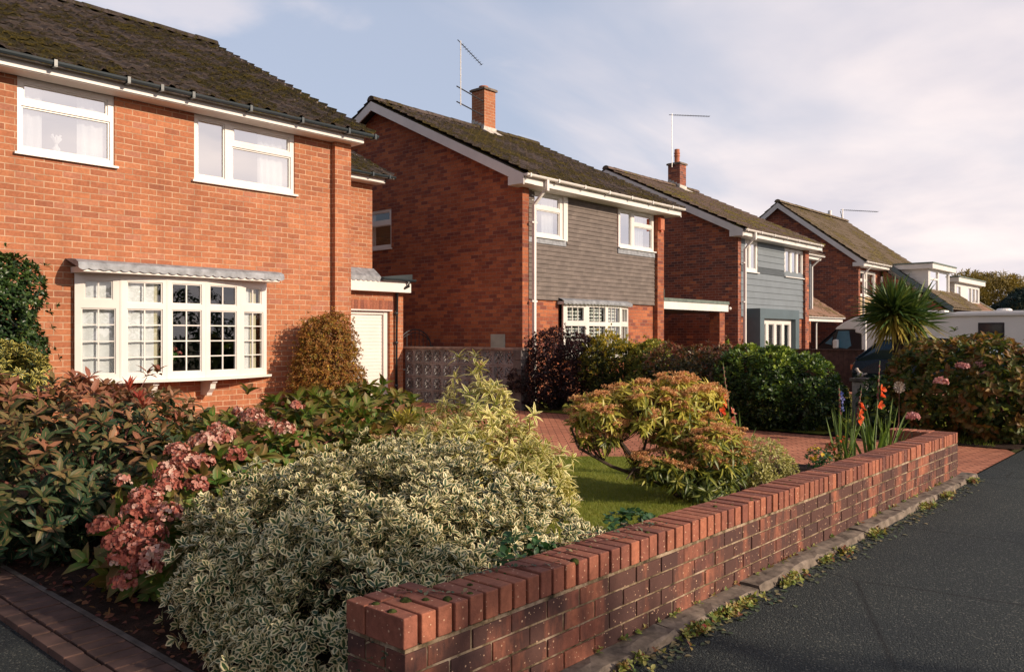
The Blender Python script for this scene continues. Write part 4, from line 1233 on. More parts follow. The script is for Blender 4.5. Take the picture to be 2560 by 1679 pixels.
# thin mortar lattice only
mb = MB()
for r in range(5): mb.box(12.079, 12.161, 10.72, 14.02, 1.18 - 0.3 * r - 0.004, 1.18 - 0.3 * r + 0.005)
for k in range(12): mb.box(12.081, 12.159, 10.715 + k * 0.3 - 0.005, 10.715 + k * 0.3 + 0.004, -0.02, 1.18)
mb.build('joints', simple('block_joint', (0.13, 0.075, 0.06), 0.95, 0.2, 8), SW)
mb = MB()
for r in range(6): mb.box(12.0, 12.22, 10.49, 10.70, r * 0.2, r * 0.2 + 0.192)
mb.build('pillar', simple('pilaster_block', (0.13, 0.115, 0.11), 0.95, 0.3, 4), SW, bevel=0.005)
mb = MB(); mb.box(12.02, 12.22, 10.46, 14.02, 1.187, 1.235); mb.build('coping', simple('coping_slab', (0.26, 0.20, 0.17), 0.95, 0.25, 6), SW, bevel=0.004)

# wrought iron gate
GT = thing('iron_gate', (12.6, 14.3, 0), 'black arched wrought iron gate between garage and red gable wall', 'gate')
mb = MB()
for k in range(9):
    x = 12.12 + k * 0.125; t = (x - 12.62) / 0.5
    mb.tube([(x, 14.3, 0.05), (x, 14.3, 1.2 + 0.42 * math.sqrt(max(0, 1 - t * t)))], 0.009, 5)
arc = [(12.62 + 0.5 * math.cos(math.pi * k / 12), 14.3, 1.2 + 0.42 * math.sin(math.pi * k / 12)) for k in range(13)]
mb.tube(arc, 0.014, 6); mb.tube([(p[0], p[1], 1.2 + (p[2] - 1.2) * 0.8 ) for p in arc], 0.010, 5)
for z in (0.1, 0.7, 1.2): mb.tube([(12.1, 14.3, z), (13.14, 14.3, z)], 0.013, 5)
mb.build('gate_leaf', DARKM, GT)
mb = MB(); mb.box(13.1, 13.16, 14.27, 14.33, 0, 1.25); mb.box(12.06, 12.11, 14.27, 14.33, 0, 1.25); apart('gate_post', DARKM, GT, mb)

# fence and white pole
FN = thing('wooden_fence', (21.2, 9.2, 0), 'dark brown close boarded fence panel behind the laurel hedge', 'fence')
mb = MB(); y = 7.1
while y < 11.4:
    mb.box(21.18 + random.uniform(-0.006, 0.006), 21.2, y, y + 0.115, 0.05, 1.10 + random.uniform(-0.004, 0.004)); y += 0.12
mb.build('boards', WOODF, FN)
mb = MB(); mb.box(21.16, 21.24, 7.0, 7.1, 0, 1.13); mb.box(21.14, 21.24, 7.1, 11.4, 1.10, 1.13); mb.build('fence_post', WOODF, FN)
mb = MB(); mb.tube([(21.0, 6.98, 0), (21.0, 6.98, 2.0)], 0.028, 8)
tag(mb.build('white_pole', WHITE, smooth=True), 'slim white upright pole standing at the end of the dark fence', 'pole')

# ================================================================== PLANTS
SHAPES = {
    'oval':  [(0, 0, .3), (-.82, .30, 1), (0, .30, 0), (.82, .30, 1), (-.80, .66, 1), (0, .66, 0), (.80, .66, 1), (0, 1, .8)],
    'obov':  [(0, 0, .2), (-.50, .30, .9), (0, .30, 0), (.50, .30, .9), (-.98, .72, 1), (0, .72, 0), (.98, .72, 1), (0, 1, .95)],
    'lance': [(0, 0, .3), (-.70, .28, 1), (0, .28, 0), (.70, .28, 1), (-.72, .62, 1), (0, .62, 0), (.72, .62, 1), (0, 1, .8)],
    'petal': [(0, 0, .0), (-.80, .40, 1), (0, .40, 0), (.80, .40, 1), (-.85, .80, 1), (0, .80, 0.2), (.85, .80, 1), (0, .98, 1)],
}
LF = [(0, 2, 1), (0, 3, 2), (1, 2, 5), (1, 5, 4), (2, 3, 6), (2, 6, 5), (4, 5, 7), (5, 6, 7)]
def nrmz(v): return v / np.maximum(1e-9, np.linalg.norm(v, axis=1, keepdims=True))

def leafgeo(P, A, Nn, L, W, shape='oval', fold=0.15, curve=0.2, rnd=None):
    n = len(P)
    A = nrmz(A); S = nrmz(np.cross(A, Nn)); Nn = np.cross(S, A)
    T = np.array(SHAPES[shape])
    L = np.broadcast_to(L, n)[:, None, None]; W = np.broadcast_to(W, n)[:, None, None]
    cv = np.broadcast_to(curve, n)[:, None, None]
    u = T[None, :, 0:1]; v = T[None, :, 1:2]
    V = P[:, None] + A[:, None] * (L * v) + S[:, None] * (W * 0.5 * u) + Nn[:, None] * (fold * np.abs(u) * W - cv * L * v * v)
    if rnd is None: rnd = RNG.random(n)
    at = np.zeros((n, 8, 4)); at[:, :, 0] = T[None, :, 2]; at[:, :, 1] = rnd[:, None]; at[:, :, 2] = T[None, :, 1]; at[:, :, 3] = 1
    F = np.array(LF)[None] + (np.arange(n) * 8)[:, None, None]
    return V.reshape(-1, 3), F.reshape(-1, 3), at.reshape(-1, 4)

def strapgeo(P, A, L, W, droop, rnd=None, seg=7, fold=0.25, side=None):
    n = len(P); A = nrmz(A)
    Z = np.array([0, 0, 1.0])
    S = np.cross(A, Z); bad = np.linalg.norm(S, axis=1) < 0.15
    S[bad] = np.array([1, 0, 0]); S = nrmz(S)
    if side is not None: S = nrmz(S * np.cos(side)[:, None] + np.cross(A, S) * np.sin(side)[:, None])
    L = np.broadcast_to(L, n); W = np.broadcast_to(W, n); droop = np.broadcast_to(droop, n)
    vs = np.linspace(0, 1, seg + 1)
    wprof = np.array([0.55 + 0.45 * min(1, v * 4) if v < 0.3 else (1 - ((v - 0.3) / 0.7) ** 2.2) for v in vs]); wprof[-1] = 0.02
    V = np.zeros((n, seg + 1, 3, 3)); at = np.zeros((n, seg + 1, 3, 4))
    if rnd is None: rnd = RNG.random(n)
    cur = P.copy(); dirv = A.copy()
    for i, v in enumerate(vs):
        if i:
            dirv = nrmz(dirv + np.array([0, 0, -1.0]) * (droop[:, None] * (0.4 + 1.2 * v) / seg))
            cur = cur + dirv * (L / seg)[:, None]
        up = np.cross(S, dirv)
        for k, u in enumerate((-1, 0, 1)):
            V[:, i, k] = cur + S * (u * 0.5 * W * wprof[i])[:, None] + up * (fold * abs(u) * W * wprof[i])[:, None]
            at[:, i, k] = np.stack([np.full(n, abs(u)), rnd, np.full(n, v), np.ones(n)], 1)
    fs = []
    for i in range(seg):
        for k in range(2):
            a = i * 3 + k
            fs += [(a, a + 1, a + 4), (a, a + 4, a + 3)]
    F = np.array(fs)[None] + (np.arange(n) * (seg + 1) * 3)[:, None, None]
    return V.reshape(-1, 3), F.reshape(-1, 3), at.reshape(-1, 4)

def merge(gs):
    Vs, Fs, As, n = [], [], [], 0
    for V, F, a in gs:
        Vs.append(V); Fs.append(F + n); As.append(a); n += len(V)
    return np.concatenate(Vs), np.concatenate(Fs), np.concatenate(As)

def foliage(name, gs, mat, parent):
    V, F, a = merge(gs if isinstance(gs, list) else [gs])
    return link_mesh(name, V, F, mat, parent, uv=False, attr=a)

def lump(X, s=1.0):
    return (np.sin(X[:, 0] * 5.1 * s + 1.3 * np.sin(X[:, 2] * 4.3 * s)) + np.sin(X[:, 1] * 4.7 * s + 2.1 + 1.7 * np.sin(X[:, 0] * 3.1 * s)) + np.sin(X[:, 2] * 5.9 * s + X[:, 1] * 2.3 * s)) / 3

def shell(blobs, n, zmin=0.06, inset=0.16, lumpy=0.10, ls=1.0, hollow=9.0):
    """points on the outside of a union of ellipsoids + outward normals"""
    B = np.array(blobs, float)
    ar = np.array([(r[3] * r[4] + r[3] * r[5] + r[4] * r[5]) for r in B]); ar /= ar.sum()
    out_p, out_n = [], []
    need = n
    while need > 0:
        m = need * 3 + 50
        k = RNG.choice(len(B), m, p=ar)
        d = nrmz(RNG.normal(size=(m, 3)))
        C, R = B[k, :3], B[k, 3:6]
        X = C + d * R
        f = 1 + lumpy * lump(X, ls) - inset * RNG.random(m) ** 2
        X = C + d * R * f[:, None]
        nn = nrmz(d / R)
        ok = (X[:, 2] > zmin) & (lump(X + 3.7, 2.6) < hollow)
        for j in range(len(B)):
            q = ((X - B[j, :3]) / B[j, 3:6])
            ins = (q ** 2).sum(1) < 0.80
            ok &= ~(ins & (k != j))
        X, nn = X[ok][:need], nn[ok][:need]
        out_p.append(X); out_n.append(nn); need -= len(X)
    return np.concatenate(out_p), np.concatenate(out_n)

def whorl(P, ax, k, L, W, spread=(0.9, 1.3), shape='oval', fold=0.15, curve=0.25, Lj=0.25, stem=0.25, rnd=None, rj=0.15):
    """k leaves round each shoot; spread = angle from the shoot axis (radians)"""
    n = len(P); ax = nrmz(ax)
    ref = np.where(np.abs(ax[:, 2:3]) > 0.9, np.array([[1.0, 0, 0]]), np.array([[0, 0, 1.0]]))
    a = nrmz(np.cross(ax, ref)); b = np.cross(ax, a)
    ph0 = RNG.random(n) * 6.28
    out = []
    if rnd is None: rnd = RNG.random(n)
    for i in range(k):
        ph = ph0 + i * 2.4 + RNG.normal(size=n) * 0.2
        sp = spread[0] + (spread[1] - spread[0]) * (i / max(1, k - 1)) + RNG.normal(size=n) * 0.12
        rad = a * np.cos(ph)[:, None] + b * np.sin(ph)[:, None]
        A = ax * np.cos(sp)[:, None] + rad * np.sin(sp)[:, None]
        Nn = ax * np.sin(sp)[:, None] - rad * np.cos(sp)[:, None]
        l = L * (1 + Lj * (RNG.random(n) - 0.5) * 2) * (0.7 + 0.3 * min(1.0, (i + 1) / k * 1.5))
        base = P - ax * (stem * L * i / k)[:, None] if not np.isscalar(stem * L) else P - ax * (stem * L * i / k)
        out.append(leafgeo(base, A, Nn, l, l * (W / L), shape, fold, curve, np.clip(rnd + RNG.normal(size=n) * rj, 0, 1)))
    return merge(out)

def stems(name, base, tips, mat, parent, r0=0.012, r1=0.003, n=5, wig=0.05, seg=4):
    mb = MB()
    for t in tips:
        b = Vector(base) + Vector((random.uniform(-.06, .06), random.uniform(-.06, .06), 0)); t = Vector(t)
        pts = []
        for i in range(seg + 1):
            f = i / seg
            p = b.lerp(t, f); p.z = b.z + (t.z - b.z) * (f ** 0.75)
            if 0 < i < seg: p += Vector((random.gauss(0, wig), random.gauss(0, wig), random.gauss(0, wig * 0.5)))
            pts.append(p)
        mb.tube(pts, r0, n, r1)
    return mb.build(name, mat, parent)

def upaxis(nn, up=0.6, j=0.25):
    return nrmz(nn + np.array([0, 0, up]) + RNG.normal(size=nn.shape) * j)

def shrub(name, label, cat, blobs, n, k, L, W, mat, zmin=0.06, shape='oval', spread=(0.7, 1.3), up=0.6, inner=0.5, inset=0.14, lumpy=0.1, ls=1.0, bark=None, nst=14, curve=0.25, fold=0.15, topc=None, group=None, partname='foliage', stemr=0.012, jit=0.28, stray=0.02, hollow=0.62):
    B = np.array(blobs)
    c = B[:, :3].mean(0)
    H = thing(name, (c[0], c[1], 0.03), label, cat, group)
    P, nn = shell(blobs, n, zmin, inset, lumpy, ls, hollow)
    m = int(len(P) * stray)
    if m: P[:m] += nn[:m] * (RNG.random((m, 1)) * L * 2.5)
    rnd = RNG.random(len(P)) * 0.6 + 0.2
    if topc is not None:    # random value rises with height: new growth, with lit tops painted into leaf colour
        zt = (P[:, 2] - topc[0]) / (topc[1] - topc[0])
        rnd = np.clip(zt * 0.75 + RNG.normal(size=len(P)) * 0.16 + 0.1, 0, 1)
    gs = [whorl(P, upaxis(nn, up, jit), k, L, W, spread, shape, fold, curve, rnd=rnd)]
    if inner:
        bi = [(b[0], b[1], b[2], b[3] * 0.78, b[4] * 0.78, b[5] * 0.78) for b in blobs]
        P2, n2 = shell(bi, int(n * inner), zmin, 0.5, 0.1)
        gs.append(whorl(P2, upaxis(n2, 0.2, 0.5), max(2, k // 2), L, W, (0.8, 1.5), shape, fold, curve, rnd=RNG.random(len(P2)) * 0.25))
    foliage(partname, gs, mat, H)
    if bark is not None and nst:
        for q, b in enumerate(blobs[:2] if len(blobs) > 1 else blobs):
            pass
        idx = RNG.choice(len(P), nst, replace=False)
        stems('stems', (c[0], c[1], 0.0), P[idx] - nn[idx] * 0.04, bark, H, stemr)
    return H, P, nn

G = lambda *a: tuple(a)
M_EUO = leaf_mat('euonymus_leaf', [(0.025, 0.060, 0.028), (0.055, 0.105, 0.042), (0.13, 0.17, 0.07)], margin=(0.78, 0.68, 0.42), mpos=0.52, rough=0.4, trans=0.25)
M_EUY = leaf_mat('euonymus_gold_leaf', [(0.015, 0.035, 0.016), (0.03, 0.05, 0.02)], margin=(0.52, 0.44, 0.10), mpos=0.62, rough=0.4, trans=0.2)
M_PHO = leaf_mat('photinia_leaf', [(0.018, 0.042, 0.020), (0.050, 0.075, 0.028), (0.15, 0.115, 0.042), (0.27, 0.12, 0.065), (0.26, 0.095, 0.06)], rough=0.5, trans=0.22, vein=0.35, spec=0.25)
M_PHR = leaf_mat('photinia_red_leaf', [(0.30, 0.05, 0.035), (0.42, 0.09, 0.05)], rough=0.35, trans=0.3, vein=0.4)
M_HYL = leaf_mat('hydrangea_leaf', [(0.060, 0.15, 0.022), (0.11, 0.19, 0.028), (0.17, 0.17, 0.035), (0.22, 0.11, 0.045)], tipc=(0.19, 0.085, 0.035), rough=0.5, trans=0.35, vein=0.6)
M_HYP = leaf_mat('hydrangea_petal', [(0.17, 0.040, 0.032), (0.33, 0.085, 0.060), (0.44, 0.15, 0.105), (0.50, 0.25, 0.21), (0.64, 0.45, 0.36)], tipc=None, rough=0.8, trans=0.28)
M_HYK = leaf_mat('hydrangea_pink_petal', [(0.42, 0.15, 0.15), (0.60, 0.28, 0.28), (0.70, 0.42, 0.42)], rough=0.8, trans=0.3)
M_HYR = leaf_mat('hydrangea_autumn_leaf', [(0.030, 0.062, 0.014), (0.075, 0.115, 0.020), (0.13, 0.12, 0.028), (0.21, 0.090, 0.030), (0.32, 0.20, 0.04)], rough=0.55, trans=0.35, vein=0.4)
M_PIV = leaf_mat('pieris_variegated_leaf', [(0.15, 0.19, 0.03), (0.28, 0.29, 0.045), (0.42, 0.39, 0.07)], margin=(0.80, 0.70, 0.34), mpos=0.55, rough=0.45, trans=0.3, jag=0.08)
M_PIY = leaf_mat('pieris_gold_leaf', [(0.42, 0.34, 0.05), (0.55, 0.46, 0.08)], rough=0.45, trans=0.35)
M_PIO = leaf_mat('pieris_leaf', [(0.05, 0.08, 0.02), (0.17, 0.19, 0.03), (0.40, 0.37, 0.06), (0.56, 0.47, 0.09)], rough=0.42, trans=0.3, vein=0.4)
M_RAC = leaf_mat('pieris_raceme', [(0.54, 0.23, 0.10), (0.64, 0.33, 0.15), (0.72, 0.47, 0.24)], rough=0.8, trans=0.3)
M_RACP = leaf_mat('pieris_raceme_pale', [(0.46, 0.26, 0.14), (0.58, 0.42, 0.22)], rough=0.8, trans=0.3)
M_JAS = leaf_mat('autumn_leaf', [(0.10, 0.045, 0.015), (0.26, 0.105, 0.022), (0.32, 0.15, 0.03), (0.12, 0.11, 0.02), (0.48, 0.27, 0.03)], rough=0.6, trans=0.3)
M_JAF = leaf_mat('yellow_flower', [(0.65, 0.42, 0.03), (0.75, 0.52, 0.05)], rough=0.6, trans=0.3)
M_PYR = leaf_mat('pyracantha_leaf', [(0.010, 0.028, 0.012), (0.025, 0.055, 0.015), (0.07, 0.11, 0.02)], rough=0.35, trans=0.2)
M_BER = leaf_mat('berberis_leaf', [(0.016, 0.010, 0.012), (0.034, 0.015, 0.017), (0.10, 0.034, 0.030)], rough=0.5, trans=0.2)
M_GOL = leaf_mat('golden_leaf', [(0.014, 0.030, 0.012), (0.045, 0.065, 0.015), (0.22, 0.21, 0.025), (0.60, 0.44, 0.04)], rough=0.5, trans=0.35)
M_LIM = leaf_mat('lime_leaf', [(0.04, 0.065, 0.015), (0.15, 0.18, 0.03), (0.40, 0.36, 0.05)], rough=0.5, trans=0.35)
M_LAU = leaf_mat('laurel_leaf', [(0.014, 0.034, 0.014), (0.030, 0.070, 0.018), (0.085, 0.15, 0.022), (0.30, 0.38, 0.05)], rough=0.42, trans=0.28, vein=0.4, spec=0.4)
M_PHH = leaf_mat('photinia_hedge_leaf', [(0.018, 0.032, 0.014), (0.05, 0.060, 0.02), (0.13, 0.10, 0.035), (0.20, 0.09, 0.045), (0.26, 0.06, 0.04)], rough=0.35, trans=0.22, vein=0.3)
M_COR = leaf_mat('cordyline_leaf', [(0.035, 0.075, 0.024), (0.070, 0.125, 0.032), (0.15, 0.20, 0.045), (0.42, 0.29, 0.06)], rough=0.4, trans=0.2)
M_GLA = leaf_mat('gladiolus_leaf', [(0.06, 0.11, 0.02), (0.11, 0.18, 0.03), (0.17, 0.25, 0.06)], rough=0.45, trans=0.35)
M_GLF = leaf_mat('gladiolus_petal', [(0.72, 0.09, 0.03), (0.80, 0.16, 0.05)], rough=0.5, trans=0.4)
M_PNK = leaf_mat('pink_petal', [(0.70, 0.18, 0.16), (0.75, 0.30, 0.26)], rough=0.5, trans=0.4)
M_BLU = leaf_mat('blue_petal', [(0.06, 0.09, 0.32), (0.16, 0.17, 0.42)], rough=0.5, trans=0.3)
M_GER = leaf_mat('geranium_leaf', [(0.030, 0.085, 0.030), (0.06, 0.13, 0.045)], rough=0.5, trans=0.3)
M_IVY = leaf_mat('ivy_leaf', [(0.05, 0.085, 0.05), (0.11, 0.13, 0.07), (0.28, 0.22, 0.12)], rough=0.5, trans=0.2)
M_WED = leaf_mat('weed_leaf', [(0.08, 0.13, 0.03), (0.20, 0.25, 0.05), (0.38, 0.34, 0.10), (0.22, 0.08, 0.04)], rough=0.5, trans=0.3)
M_LIT = leaf_mat('litter_leaf', [(0.06, 0.018, 0.014), (0.13, 0.035, 0.022), (0.20, 0.10, 0.035)], rough=0.7, trans=0.15)
M_GRS = leaf_mat('grass_blade', [(0.10, 0.14, 0.016), (0.19, 0.23, 0.028), (0.30, 0.29, 0.055)], rough=0.6, trans=0.35)
M_HEA = leaf_mat('heather_leaf', [(0.09, 0.04, 0.05), (0.18, 0.08, 0.08)], rough=0.7, trans=0.2)
M_WIL = leaf_mat('willow_leaf', [(0.12, 0.095, 0.02), (0.22, 0.16, 0.035), (0.30, 0.22, 0.05)], rough=0.6, trans=0.3)
M_CON = leaf_mat('conifer_leaf', [(0.008, 0.022, 0.016), (0.02, 0.045, 0.028)], rough=0.6, trans=0.1)
M_YEL = leaf_mat('yellow_green_leaf', [(0.12, 0.14, 0.03), (0.30, 0.30, 0.06)], margin=(0.60, 0.55, 0.22), mpos=0.5, rough=0.45, trans=0.3)

# --- large variegated mound in front
EUO = [(2.36, 3.38, 0.32, 0.46, 0.60, 0.44), (2.85, 3.45, 0.38, 0.55, 0.66, 0.42), (3.22, 3.35, 0.39, 0.50, 0.56, 0.42), (3.62, 2.98, 0.28, 0.30, 0.30, 0.24), (2.18, 2.92, 0.22, 0.34, 0.36, 0.34), (3.0, 2.85, 0.27, 0.6, 0.33, 0.28), (2.26, 3.86, 0.32, 0.30, 0.34, 0.36), (3.32, 3.88, 0.43, 0.38, 0.40, 0.36), (1.98, 3.15, 0.14, 0.28, 0.34, 0.24), (2.05, 3.6, 0.24, 0.30, 0.34, 0.32), (3.0, 4.0, 0.46, 0.42, 0.3, 0.31), (2.62, 3.9, 0.48, 0.3, 0.3, 0.30), (2.5, 2.8, 0.30, 0.3, 0.26, 0.26)]
H, P, nn = shrub('variegated_euonymus', 'big mound of small cream edged leaves spilling against the near end of the wall', 'shrub', EUO, 5000, 6, 0.046, 0.029, M_EUO,
                 shape='oval', spread=(0.5, 1.4), up=0.5, inner=0.5, inset=0.20, lumpy=0.20, ls=2.6, bark=BARK, nst=60, curve=0.05, fold=0.10, stray=0.12, stemr=0.006, hollow=0.5)
# --- photinia at left
PHO = [(2.25, 6.4, 0.62, 0.95, 0.85, 0.50), (1.75, 6.6, 0.6, 0.7, 0.8, 0.55), (3.0, 6.9, 0.6, 0.6, 0.7, 0.42), (1.9, 5.9, 0.42, 0.55, 0.6, 0.42), (2.6, 5.8, 0.45, 0.5, 0.5, 0.36)]
H, P, nn = shrub('photinia_bush', 'dark glossy bush with bronze and red tipped leaves at the lower left', 'shrub', PHO, 700, 7, 0.115, 0.048, M_PHO,
                 spread=(0.5, 1.45), up=0.5, inner=0.9, inset=0.2, lumpy=0.08, bark=BARKR, nst=40, curve=0.28, topc=(0.42, 1.2), stray=0.06)
tp = np.array([[2.62, 6.15, 1.08], [2.72, 6.2, 1.00], [2.5, 6.3, 1.02], [2.68, 6.05, 0.95]])
foliage('red_shoots', [whorl(tp, np.array([[0.1, 0, 1.0]] * 4) + RNG.normal(size=(4, 3)) * 0.15, 7, 0.11, 0.032, (0.25, 0.9), 'lance', 0.25, 0.1)], M_PHR, H)
stems('shoot_stems', (2.6, 6.2, 0.6), tp, BARKR, H, 0.006)
# --- pink hydrangea in the middle
HYD = [(3.3, 5.9, 0.42, 0.7, 0.6, 0.42), (4.15, 6.2, 0.48, 0.8, 0.65, 0.44), (5.0, 6.45, 0.50, 0.8, 0.6, 0.44), (2.75, 5.2, 0.30, 0.5, 0.5, 0.42), (2.15, 4.65, 0.24, 0.30, 0.40, 0.30), (5.6, 6.6, 0.36, 0.45, 0.45, 0.32), (2.4, 4.9, 0.3, 0.35, 0.35, 0.34)]
H, P, nn = shrub('pink_hydrangea', 'hydrangea with faded pink mophead flowers between the bronze bush and the cream edged mound', 'shrub', HYD, 720, 5, 0.145, 0.080, M_HYL,
                 spread=(0.5, 1.25), up=0.9, inner=0.5, inset=0.15, bark=BARKR, nst=30, curve=0.2, fold=0.22, topc=None)
def flower_head(parent, c, r, seed, mat, n=70, dens=1.0, ps=0.022, name='flower_head'):
    d = nrmz(RNG.normal(size=(n, 3))); d[:, 2] = np.abs(d[:, 2]) * 0.9 - 0.25 * RNG.random(n)
    d = nrmz(d)
    P = np.array(c) + d * r * (0.62 + 0.48 * RNG.random((n, 1))) * np.array([1, 1, 0.8])
    ax = nrmz(d + RNG.normal(size=d.shape) * 0.25)
    base = seed * 0.6 + 0.2
    rn = np.clip(base + RNG.normal(size=n) * 0.27, 0, 1)
    return foliage(name, [whorl(P, ax, 4, ps, ps * 1.05, (1.1, 1.35), 'petal', 0.10, 0.0, 0.2, 0.0, rnd=rn, rj=0.05)], mat, parent)
def ray(px_, py_, t):        # helper used once to lay out flowers in the bed: real positions on the plant
    u = (px_ * 1.07563 - 1280) / 2040.0; w = (840 - py_ * 1.07563) / 2040.0
    return (t * (0.7455 + 0.6665 * u), t * (0.6665 - 0.7455 * u), 1.47 + t * w)
heads = [(590, 970, 6.2, .085, .8), (660, 1000, 6.2, .08, .75), (480, 1030, 5.6, .10, .8), (520, 1018, 5.7, .08, .9), (430, 1075, 5.3, .09, .6), (470, 1080, 5.3, .08, .5),
         (395, 1100, 5.0, .085, .5), (340, 1160, 4.7, .085, .45), (385, 1195, 4.6, .08, .7), (320, 1190, 4.6, .08, .4), (240, 1225, 4.4, .07, .25), (275, 1260, 4.35, .075, .3), (290, 1300, 4.3, .08, .3), (365, 1290, 4.3, .075, .85), (340, 1320, 4.25, .075, .3),
         (290, 1352, 4.2, .06, .25), (350, 1240, 4.45, .08, .4), (545, 1060, 5.5, .07, .35), (410, 1050, 5.4, .07, .7), (505, 1000, 5.9, .06, .6), (285, 1118, 4.9, .04, .95), (555, 960, 6.3, .05, .7), (690, 945, 6.6, .05, .5), (390, 1130, 4.85, .07, .45), (455, 1130, 5.0, .07, .3), (310, 1235, 4.5, .07, .35), (330, 1275, 4.33, .07, .3), (620, 985, 6.15, .06, .7)]
for (a, b_, t, r, sd_) in heads:
    flower_head(H, ray(a, b_, t - 0.15), r, sd_, M_HYP, int(80 * (r / 0.08) ** 2))
# --- variegated pieris
PV = [(4.80, 4.28, 0.62, 0.20, 0.20, 0.20), (4.3, 4.6, 0.58, 0.20, 0.20, 0.16), (4.8, 4.0, 0.46, 0.22, 0.22, 0.2), (4.62, 4.50, 0.86, 0.30, 0.30, 0.29), (4.50, 4.55, 0.60, 0.36, 0.36, 0.28), (4.55, 4.20, 0.52, 0.30, 0.30, 0.28), (4.05, 4.85, 0.50, 0.26, 0.26, 0.16), (4.05, 4.3, 0.58, 0.36, 0.34, 0.26), (4.55, 3.88, 0.46, 0.22, 0.22, 0.20), (4.62, 3.72, 0.32, 0.16, 0.16, 0.14)]
H, P, nn = shrub('variegated_pieris', 'loose yellow and cream leaved shrub in front of the screen block wall', 'shrub', PV, 460, 10, 0.100, 0.030, M_PIV,
                 shape='lance', spread=(0.45, 1.75), up=0.9, inner=0.35, inset=0.2, bark=BARKR, nst=40, curve=0.35, stray=0.10, zmin=0.12)
sel = P[RNG.choice(len(P), 40, replace=False)]
def racemes(P, n_r, L, horiz=0.6, bead=0.007, nb=16, wid=1.0):
    out = []
    for p in P:
        for q in range(n_r):
            an = RNG.random() * 6.28
            d = nrmz(np.array([[math.cos(an), math.sin(an), (0.9 - horiz) + RNG.normal() * 0.15]]))[0]
            l = L * (0.7 + 0.5 * RNG.random())
            t = np.linspace(0.1, 1, nb)[:, None]
            pts = p + d * l * t + np.array([0, 0, -0.25]) * l * t * t + RNG.normal(size=(nb, 3)) * bead * 0.6
            out.append(pts)
    X = np.concatenate(out)
    A = nrmz(RNG.normal(size=X.shape)); Nn = nrmz(RNG.normal(size=X.shape))
    return merge([leafgeo(X, A, Nn, bead * 1.6, bead * 1.5 * wid, 'petal', 0.3, 0.0), leafgeo(X, -A, np.roll(Nn, 1, 1), bead * 1.6, bead * 1.5 * wid, 'petal', 0.3, 0.0)])
foliage('flower_buds', [racemes(sel + np.array([0, 0, 0.02]), 4, 0.06, 0.2)], M_RACP, H)
# golden rosette
YP = thing('gold_leaved_pieris', (4.55, 5.6, 0.03), 'single bright yellow leaf rosette standing left of the cream leaved shrub', 'plant')
yp = np.array([ray(948, 968, 6.9), ray(925, 975, 6.9), ray(960, 975, 6.8), ray(940, 985, 6.8)])
foliage('rosette', [whorl(yp, np.array([[0, 0, 1.0]] * 4) + RNG.normal(size=(4, 3)) * 0.12, 12, 0.12, 0.026, (0.3, 1.3), 'lance', 0.25, 0.1)], M_PIY, YP)
stems('stems', (4.5, 5.5, 0.05), yp, BARKR, YP, 0.006)

# --- orange pieris
PO = [(6.02, 3.74, 0.36, 0.24, 0.24, 0.13), (6.30, 3.70, 0.70, 0.30, 0.30, 0.24), (5.72, 4.15, 0.74, 0.22, 0.22, 0.12), (6.48, 3.48, 0.45, 0.28, 0.26, 0.24), (6.35, 3.42, 0.22, 0.30, 0.22, 0.15), (6.02, 3.92, 0.86, 0.38, 0.38, 0.22), (6.42, 3.72, 0.94, 0.34, 0.32, 0.18), (5.75, 4.15, 0.84, 0.26, 0.26, 0.13), (6.62, 3.60, 0.62, 0.26, 0.26, 0.20), (6.35, 3.38, 0.56, 0.28, 0.24, 0.16), (6.6, 3.38, 0.34, 0.22, 0.22, 0.16), (6.10, 3.62, 0.34, 0.26, 0.24, 0.15), (5.75, 4.2, 0.60, 0.22, 0.22, 0.07)]
PIH = thing('orange_pieris', (6.2, 3.75, 0.03), 'spreading bush with orange pink flower sprays and a crooked dark trunk behind the wall', 'shrub')
P, nn = shell(PO, 540, 0.10, 0.32, 0.2, 2.0)
gs = [whorl(P, upaxis(nn, 0.9, 0.3), 9, 0.108, 0.030, (0.7, 1.9), 'lance', 0.2, 0.35, rnd=np.clip((P[:, 2] - 0.2) / 0.9 + RNG.normal(size=len(P)) * 0.2, 0, 1))]
foliage('foliage', gs, M_PIO, PIH)
sel = P[(P[:, 2] > 0.35)]
sel = sel[RNG.random(len(sel)) < 0.55]
foliage('flower_sprays', [racemes(sel + np.array([0, 0, 0.035]), 8, 0.085, 0.75, 0.0075, 14)], M_RAC, PIH)
mb = MB(); b0 = Vector((6.35, 3.62, 0.0))
limbs = [(6.35, 3.62, 0), (6.22, 3.72, 0.16), (6.0, 3.88, 0.34), (5.88, 4.0, 0.55), (5.8, 4.08, 0.74)]
mb.tube(limbs, 0.032, 8, 0.016)
mb.tube([(6.22, 3.72, 0.16), (6.0, 3.78, 0.24), (5.75, 4.0, 0.36), (5.55, 4.2, 0.52), (5.5, 4.25, 0.7)], 0.02, 7, 0.009)
mb.tube([(6.35, 3.62, 0), (6.45, 3.6, 0.25), (6.42, 3.65, 0.55), (6.38, 3.72, 0.8)], 0.026, 8, 0.012)
mb.tube([(6.0, 3.88, 0.34), (5.8, 3.8, 0.36), (5.6, 3.75, 0.3)], 0.014, 6, 0.005)
mb.tube([(6.0, 3.88, 0.34), (6.15, 3.9, 0.6), (6.25, 3.9, 0.8)], 0.016, 6, 0.008)
mb.build('trunk', BARK, PIH)
hubs = [(5.88, 4.0, 0.55), (6.40, 3.65, 0.5), (5.7, 4.05, 0.4), (6.2, 3.9, 0.65), (6.3, 3.62, 0.15), (5.75, 3.8, 0.36)]
mb = MB()
